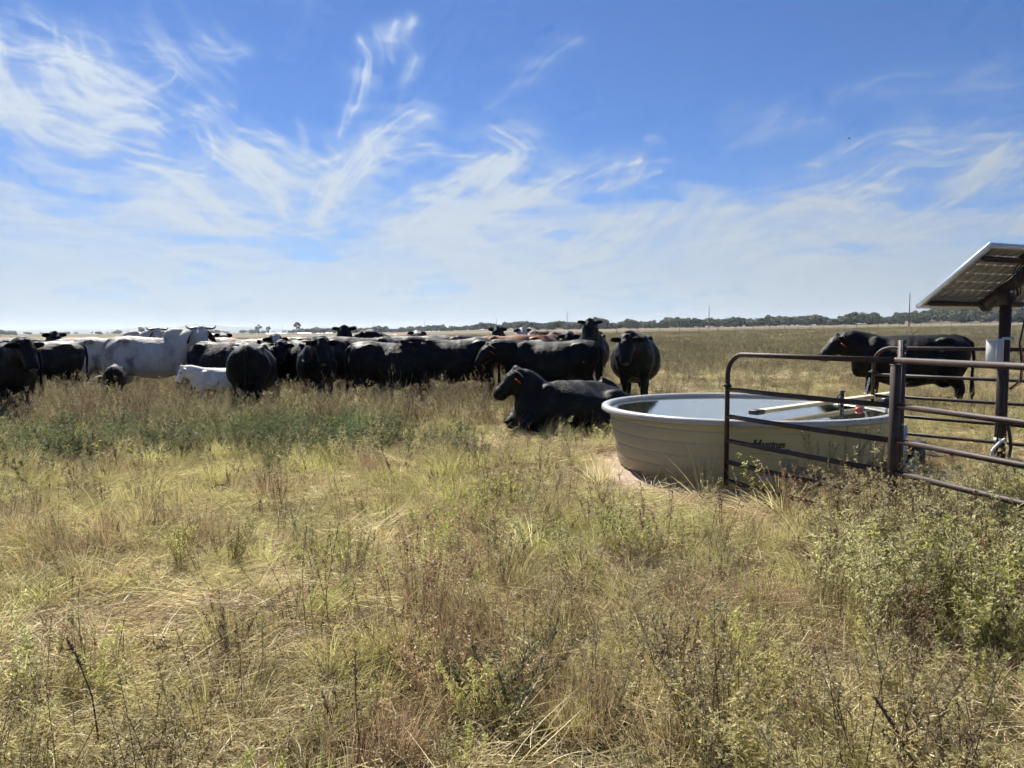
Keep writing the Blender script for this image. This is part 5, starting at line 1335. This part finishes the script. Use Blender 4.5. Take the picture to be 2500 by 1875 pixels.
place('forbs', c_forb, 4, 1000, 6.5, 12.5, 5, lambda x, y: left_forb(x, y) ** 1.6, (.7, 1.15), 'dark green forbs in a low band at the left', power=1.0, cat='weeds')
place('dead_stalks', c_stalk, 6, 420, 1.8, 14, 6, lambda x, y: (.25 + .75 * smooth(.45, .6, fbm(x * .9, y * .9, 3, 221))) * (1 - .6 * flat_area(x, y)), (.5, .95), 'thin dark dead stalks standing in the grass', power=.75, cat='weeds')
place('rusty_grass', c_rust, 3, 330, 2.4, 14, 7, lambda x, y: smooth(.50, .64, fbm(x * .6 + 30, y * .6, 3, 231)) * (1 - flat_area(x, y)), (.5, .95), 'rust coloured bunch grass', power=.8)
place('tall_weeds', c_olive, 9, 6000, 10.6, 27, 8, lambda x, y: np.clip(.30 + .7 * tall_left(x, y) - .75 * blob(x, y, 1400, 12.2, 2.2, 1.2), 0, 1), (.85, 1.3), 'tall weeds around the legs of the herd', power=.9, zs=lambda x, y: .74 + .34 * tall_left(x, y), cat='weeds')
place('gate_weeds', c_weed, nW, 520, 3.2, 5.4, 12, lambda x, y: smooth(.40, .5, x / y), (1.0, 1.35), 'weeds grown up through the lower gate rails', power=1.0, cat='weeds')
c_far = proto_coll('far_kinds', [tuft(100 + i, 120, .55, (.14, .40), (.008, .018), .5, M_far, .4) for i in range(4)] + [weed(106 + i, 12, (.2, .45), 30, (.03, .06), (.010, .018), .6, (M_far, M_far), 6, rad=.5) for i in range(3)])
place('far_grass', c_far, 7, 5200, 22, 62, 9, one, (.8, 1.3), 'grass and weeds of the middle distance', power=.85, tilt=.05)
c_far2 = proto_coll('far_kinds_wide', [tuft(110 + i, 110, 1.1, (.14, .38), (.02, .045), .5, M_far, .4) for i in range(4)])
place('far_grass', c_far2, 4, 6500, 58, 170, 10, one, (.9, 1.5), 'grass of the far pasture', power=.75, tilt=.03)

# ------------------------------------------------------------------ plants one can pick out
def plant(px, py, me, label, name='weed_plant', cat='weed', s=1.0, rz=None, tilt=(0, 0), zoff=0.0):
    p = at_z(px, py, 0.0)
    for _ in range(4): p = at_z(px, py, float(ground_z(p[0], p[1])))
    o = obj(name, me, loc=(p[0], p[1], p[2] + zoff), label=label, cat=cat)
    o.rotation_euler = (tilt[0], tilt[1], random.uniform(0, 6.28) if rz is None else rz); o.scale = (s, s, s); return o
BW = dict(rad=.14)
plant(1015, 1530, weed(300, 44, (.34, .56), 60, seeds=True, mats=(M_rust, M_rust), spread=.42, rad=.30), 'big rust brown bushy weed clump in the foreground centre', 'bushy_weed')
plant(1080, 1520, weed(301, 9, (.30, .50), 44, mats=(M_stem, M_sage), spread=.5, rad=.16), 'grey green bushy weed leaning on the right side of the rust brown clump', 'bushy_weed')
plant(1100, 1745, weed(302, 36, (.20, .36), 60, seeds=True, mats=(M_rust, M_rust), spread=.8, rad=.24), 'low brown round weed below the big rust brown clump', 'bushy_weed')
plant(1240, 1760, weed(303, 18, (.20, .38), 60, (.014, .03), (.004, .008), mats=(M_stem, M_dark), spread=.7, rad=.12), 'dark green weed patch low in the foreground centre', 'bushy_weed')
plant(440, 1400, weed(304, 16, (.30, .42), 80, mats=(M_stem, M_green), spread=.45, rad=.06, branch=14), 'light green feathery weed left of the centre foreground', 'feathery_weed')
plant(560, 1395, weed(305, 16, (.26, .38), 80, mats=(M_stem, M_green), spread=.6, rad=.08, branch=14), 'second light green feathery weed with a broader top to the right of the first', 'feathery_weed')
plant(830, 1420, weed(306, 26, (.24, .40), 80, mats=(M_stem, M_green), spread=.8, rad=.2, branch=12), 'yellow green spreading weed in the middle of the pasture', 'feathery_weed')
def bunch(seed, n=260, L=(.3, .62), mat=None, rad=.12, spread=.42): return tuft(seed, n, rad, L, (.003, .006), spread, mat or M_dark, .28)
plant(590, 1085, bunch(310, 420, (.4, .72), rad=.22), 'large dark bunch grass with fanned blades left of centre', 'bunch_grass', 'grass')
plant(858, 1068, bunch(311, 240, (.35, .62)), 'dark green bunch grass below the sunlit brownish cow', 'bunch_grass', 'grass')
plant(930, 1058, bunch(312, 200, (.3, .5), M_sage), 'olive bunch grass close right of the dark green one', 'bunch_grass', 'grass')
plant(775, 1060, bunch(313, 200, (.3, .5)), 'deep green bunch grass close left of the dark green one', 'bunch_grass', 'grass')
plant(1000, 1090, bunch(314, 160, (.3, .45), M_sage), 'short bunch grass at the edge of the trampled area', 'bunch_grass', 'grass')
plant(1715, 1218, tuft(315, 46, .05, (.30, .62), (.005, .009), .42, M_straw, .15), 'stiff pale reed stalks leaning over the clay pad in front of the tank', 'reed_clump', 'grass', rz=1.0, tilt=(-.1, .3))
plant(1600, 1192, tuft(316, 22, .25, (.15, .34), (.004, .007), .8, M_straw, .3), 'few bent straw blades on the left edge of the clay pad', 'reed_clump', 'grass')
plant(1460, 1180, bunch(317, 160, (.2, .42), M_straw, .10, .6), 'dry bunch grass left of the clay pad', 'bunch_grass', 'grass')
plant(1990, 1292, weed(320, 34, (.34, .60), 60, seeds=True, mats=(M_rust, M_rust), spread=.6, rad=.24), 'tangled grey brown weed at the foot of the first gate', 'tangled_weed')
plant(1930, 1262, tuft(321, 150, .2, (.25, .55), (.003, .006), .9, M_straw, .5), 'bleached tangle of dead blades beside the tangled weed', 'tangled_weed')
plant(2090, 1275, weed(322, 30, (.28, .5), 60, mats=(M_stem, M_rust), spread=.8, rad=.22), 'brown twiggy weed heaped at the gate posts', 'tangled_weed')
plant(2120, 1225, weed(323, 9, (.36, .56), 70, (.014, .028), (.004, .007), mats=(M_stem, M_green), spread=.55, rad=.1), 'light green leafy weed growing beside the square gate post', 'leafy_weed')
plant(2085, 1205, weed(324, 12, (.55, .85), 60, seeds=True, mats=(M_stem, M_sage), spread=.25, rad=.2), 'tall pale seeding weed standing against the right side of the tank', 'tall_weed')
plant(2010, 1215, weed(325, 7, (.5, .75), 50, seeds=True, mats=(M_stem, M_sage), spread=.25, rad=.12), 'thinner seeding weed against the tank left of the tall pale one', 'tall_weed')
plant(1850, 1240, weed(326, 3, (.42, .58), 40, (.018, .03), (.008, .014), mats=(M_stem, M_green), spread=.35, rad=.03), 'small broad leaved weed in front of the tank sticker', 'leafy_weed')
plant(1835, 1225, stalks(327, 5, (.3, .55), M_straw, .5), 'arching straw stems crossing the lowest gate rails', 'tall_weed')
plant(2480, 1330, weed(328, 22, (.3, .5), 80, (.018, .038), (.005, .009), mats=(M_stem, M_dark), spread=.6, rad=.2), 'dark leafy weed at the right edge below the gate', 'leafy_weed')
plant(2440, 1235, weed(329, 22, (.3, .46), 80, (.018, .036), (.005, .009), mats=(M_stem, M_dark), spread=.7, rad=.3), 'shaded leafy green weed at the foot of the solar pole', 'leafy_weed')
plant(2340, 1500, weed(330, 22, (.36, .52), 80, (.014, .026), (.004, .007), mats=(M_stem, M_dark), spread=.5, rad=.14, branch=14), 'upright green leafy weed in the right foreground', 'leafy_weed')
plant(2320, 1610, weed(331, 8, (.18, .30), 100, mats=(M_sage, M_green), spread=.7, rad=.08, branch=16, lean=(-.3, 0)), 'pale yellow green feathery sprig in the right foreground', 'feathery_weed')
plant(2200, 1590, tuft(332, 26, .06, (.12, .26), (.005, .008), .8, M_green, .2), 'bright yellow green grass blades beside the pale feathery sprig', 'grass_tuft', 'grass')
plant(700, 1300, weed(333, 5, (.35, .5), 36, seeds=True, mats=(M_stem, M_rust), spread=.25), 'thin dark seeding weed in the middle left of the pasture', 'tall_weed')
plant(1420, 1440, weed(334, 10, (.25, .42), 60, mats=(M_stem, M_sage), spread=.5, rad=.16), 'sage green bushy weed in front of the clay pad', 'bushy_weed')
plant(1610, 1395, weed(335, 10, (.22, .36), 60, mats=(M_stem, M_sage), spread=.6, rad=.2), 'pale sage weed lower right of the clay pad', 'bushy_weed')
plant(1330, 1650, weed(336, 8, (.26, .42), 60, mats=(M_stem, M_sage), spread=.5, rad=.14), 'tall sage weed right of the dark green patch', 'bushy_weed')
plant(120, 1180, weed(337, 9, (.3, .5), 60, (.02, .04), (.006, .01), mats=(M_stem, M_dark), spread=.8, rad=.3), 'dark leafy forb with yellow leaves at the left', 'leafy_weed')
for k, (px, py, hh, lab) in enumerate([(950, 1010, .95, 'tall grass seed head in front of the cow with the frayed tail'), (985, 1008, 1.0, 'tallest seed head against the black flank'),
        (1085, 1010, .85, 'seed head crossing the legs of the black cow in the front row'), (75, 1030, .8, 'seed heads in front of the left edge cow'), (540, 1030, .75, 'dark seed head in front of the white calf')]):
    plant(px, py, stalks(340 + k, 4, (hh * .75, hh), M_straw if k < 4 else M_stem, .12, rad=.10), lab, 'seed_head', 'grass')

M_drystem = plant_mat('brown_stalk', [(.15, .10, .07), (.24, .16, .11)], trans=.05)
def stalk_thing(pts, r0, label, spikes=0, bud=None, name='dead_stalk'):
    pts = [np.array(p, float) for p in pts]; o = pts[0]
    b = MB(); P = [p - o for p in pts]
    b.tube(P, np.linspace(r0 * .75, r0 * .35, len(P)), 7)
    rs = np.random.RandomState(int(o[0] * 100) & 255)
    rt = empty(name, tuple(o), 0, label, 'stalk')
    b.obj('stem', M_drystem, rt, smooth_=True)
    if spikes:
        p = PB(); q = spikes; u = rs.uniform(.62, 1.0, q); A = np.array(P); idx = u * (len(A) - 1); i0 = np.minimum(idx.astype(int), len(A) - 2)
        B = A[i0] * (1 - (idx - i0))[:, None] + A[i0 + 1] * (idx - i0)[:, None]
        p.add(ribbons(B, unit(rs.normal(size=(q, 3)) + np.array([0, 0, .5])), rs.uniform(.008, .018, q), rs.uniform(.004, .009, q), np.zeros((q, 3)), rs.rand(q), 2, rs=rs))
        obj('seed_head', p.me('seed_head', [M_drystem]), rt)
    if bud:
        c = P[-1]; p = PB(); q = 60; a = rs.normal(size=(q, 3)) * np.array([.035, .012, .014])
        p.add(ribbons(a + c, unit(rs.normal(size=(q, 3))), rs.uniform(.012, .03, q), rs.uniform(.006, .012, q), np.zeros((q, 3)), rs.rand(q), 2, rs=rs))
        obj('seed_pod', p.me('seed_pod', [M_stem]), rt)
def gp(px, py): 
    p = at_z(px, py, 0); return np.array([p[0], p[1], float(ground_z(p[0], p[1]))])
g = gp(245, 1850); stalk_thing([g, at_y(225, 1700, g[1]), at_y(190, 1610, g[1] + .05), at_y(162, 1560, g[1] + .08)], .0045, 'leaning dark stalk with a dotted seed head at lower left', 70)
g = gp(298, 1660); stalk_thing([g, at_y(300, 1600, g[1]), at_y(302, 1545, g[1]), at_y(340, 1556, g[1] + .02), at_y(395, 1578, g[1])], .003, 'dark stalk bent over with a drooping seed pod at lower left', 0, True)
g = gp(2240, 1990); stalk_thing([g, at_y(2230, 1860, g[1]), at_y(2185, 1780, g[1]), at_y(2135, 1702, g[1])], .009, 'thick dark rough stalk rising from the bottom edge at right', 90)
g = gp(2255, 1980); stalk_thing([g, at_y(2245, 1850, g[1]), at_y(2215, 1770, g[1])], .006, 'shorter dark stalk beside the thick rough one', 80)
g = gp(2440, 1350); stalk_thing([g, at_y(2434, 1290, g[1]), at_y(2425, 1245, g[1]), at_y(2412, 1195, g[1])], .006, 'tall dark spike of seeds in front of the right hand gate', 110)
g = gp(880, 1850); stalk_thing([g, at_y(868, 1700, g[1]), at_y(868, 1590, g[1])], .004, 'thin dark upright stalk left of the low brown weed', 40)
def yellow_leaves():
    M_y = plant_mat('yellow_leaf', [(.55, .48, .03), (.62, .50, .05)], trans=.3); rs = np.random.RandomState(9)
    for i, (px, py, h) in enumerate([(185, 1062, .30), (237, 1083, .28), (160, 1089, .26), (318, 1098, .22), (8, 1062, .3), (402, 962, .42), (384, 990, .4)]):
        p = at_z(px, py, h)
        q = PB(); q.add(ribbons(rs.normal(0, .012, (5, 3)), unit(rs.normal(size=(5, 3)) + np.array([0, -.5, .6])), rs.uniform(.025, .05, 5), rs.uniform(.012, .02, 5), np.zeros((5, 3)), rs.rand(5), 3, wprof=([0, .5, 1], [.3, 1, .1]), rs=rs))
        s_ = PB(); s_.add(ribbons(np.array([[0, 0, -h]]), np.array([[0, 0, 1.0]]), np.array([h]), np.array([.004]), np.zeros((1, 3)), np.array([.5]), 3, rs=rs))
        rt = empty('yellow_flower', tuple(p), 0, 'yellow leaf spot %s' % ['above the dark forbs at left, upper one', 'on the dark forbs, brightest', 'on the dark forbs, lower left one', 'at the right end of the dark forbs', 'at the very left edge', 'on a tall weed below the large pale cow', 'just under the one below the pale cow'][i], 'flower', 'yellow spots in the weeds')
        obj('petals', q.me('petals', [M_y]), rt); obj('stem', s_.me('stem', [M_stem]), rt)
yellow_leaves()
def birds():
    for px, py, Y in ((2073, 338, 60), (1903, 748, 120)):
        p = at_y(px, py, Y); b = MB(); rt = empty('bird', tuple(p), 0, 'tiny dark bird high in the blue sky' if py < 400 else 'tiny bird low over the horizon woods', 'bird')
        b.tube([(-.10, 0, 0), (0, 0, .01), (.12, 0, 0)], [.01, .035, .008], 6); b.obj('body', M_blackm, rt)
        for sg in (-1, 1):
            w = MB(); w.tube([(0, 0, .01), (-.03, sg * .12, .05), (.06, sg * .26, .02)], [.010, .008, .003], 6, rw=[.05, .04, .01]); w.obj('wing', M_blackm, rt)
birds()
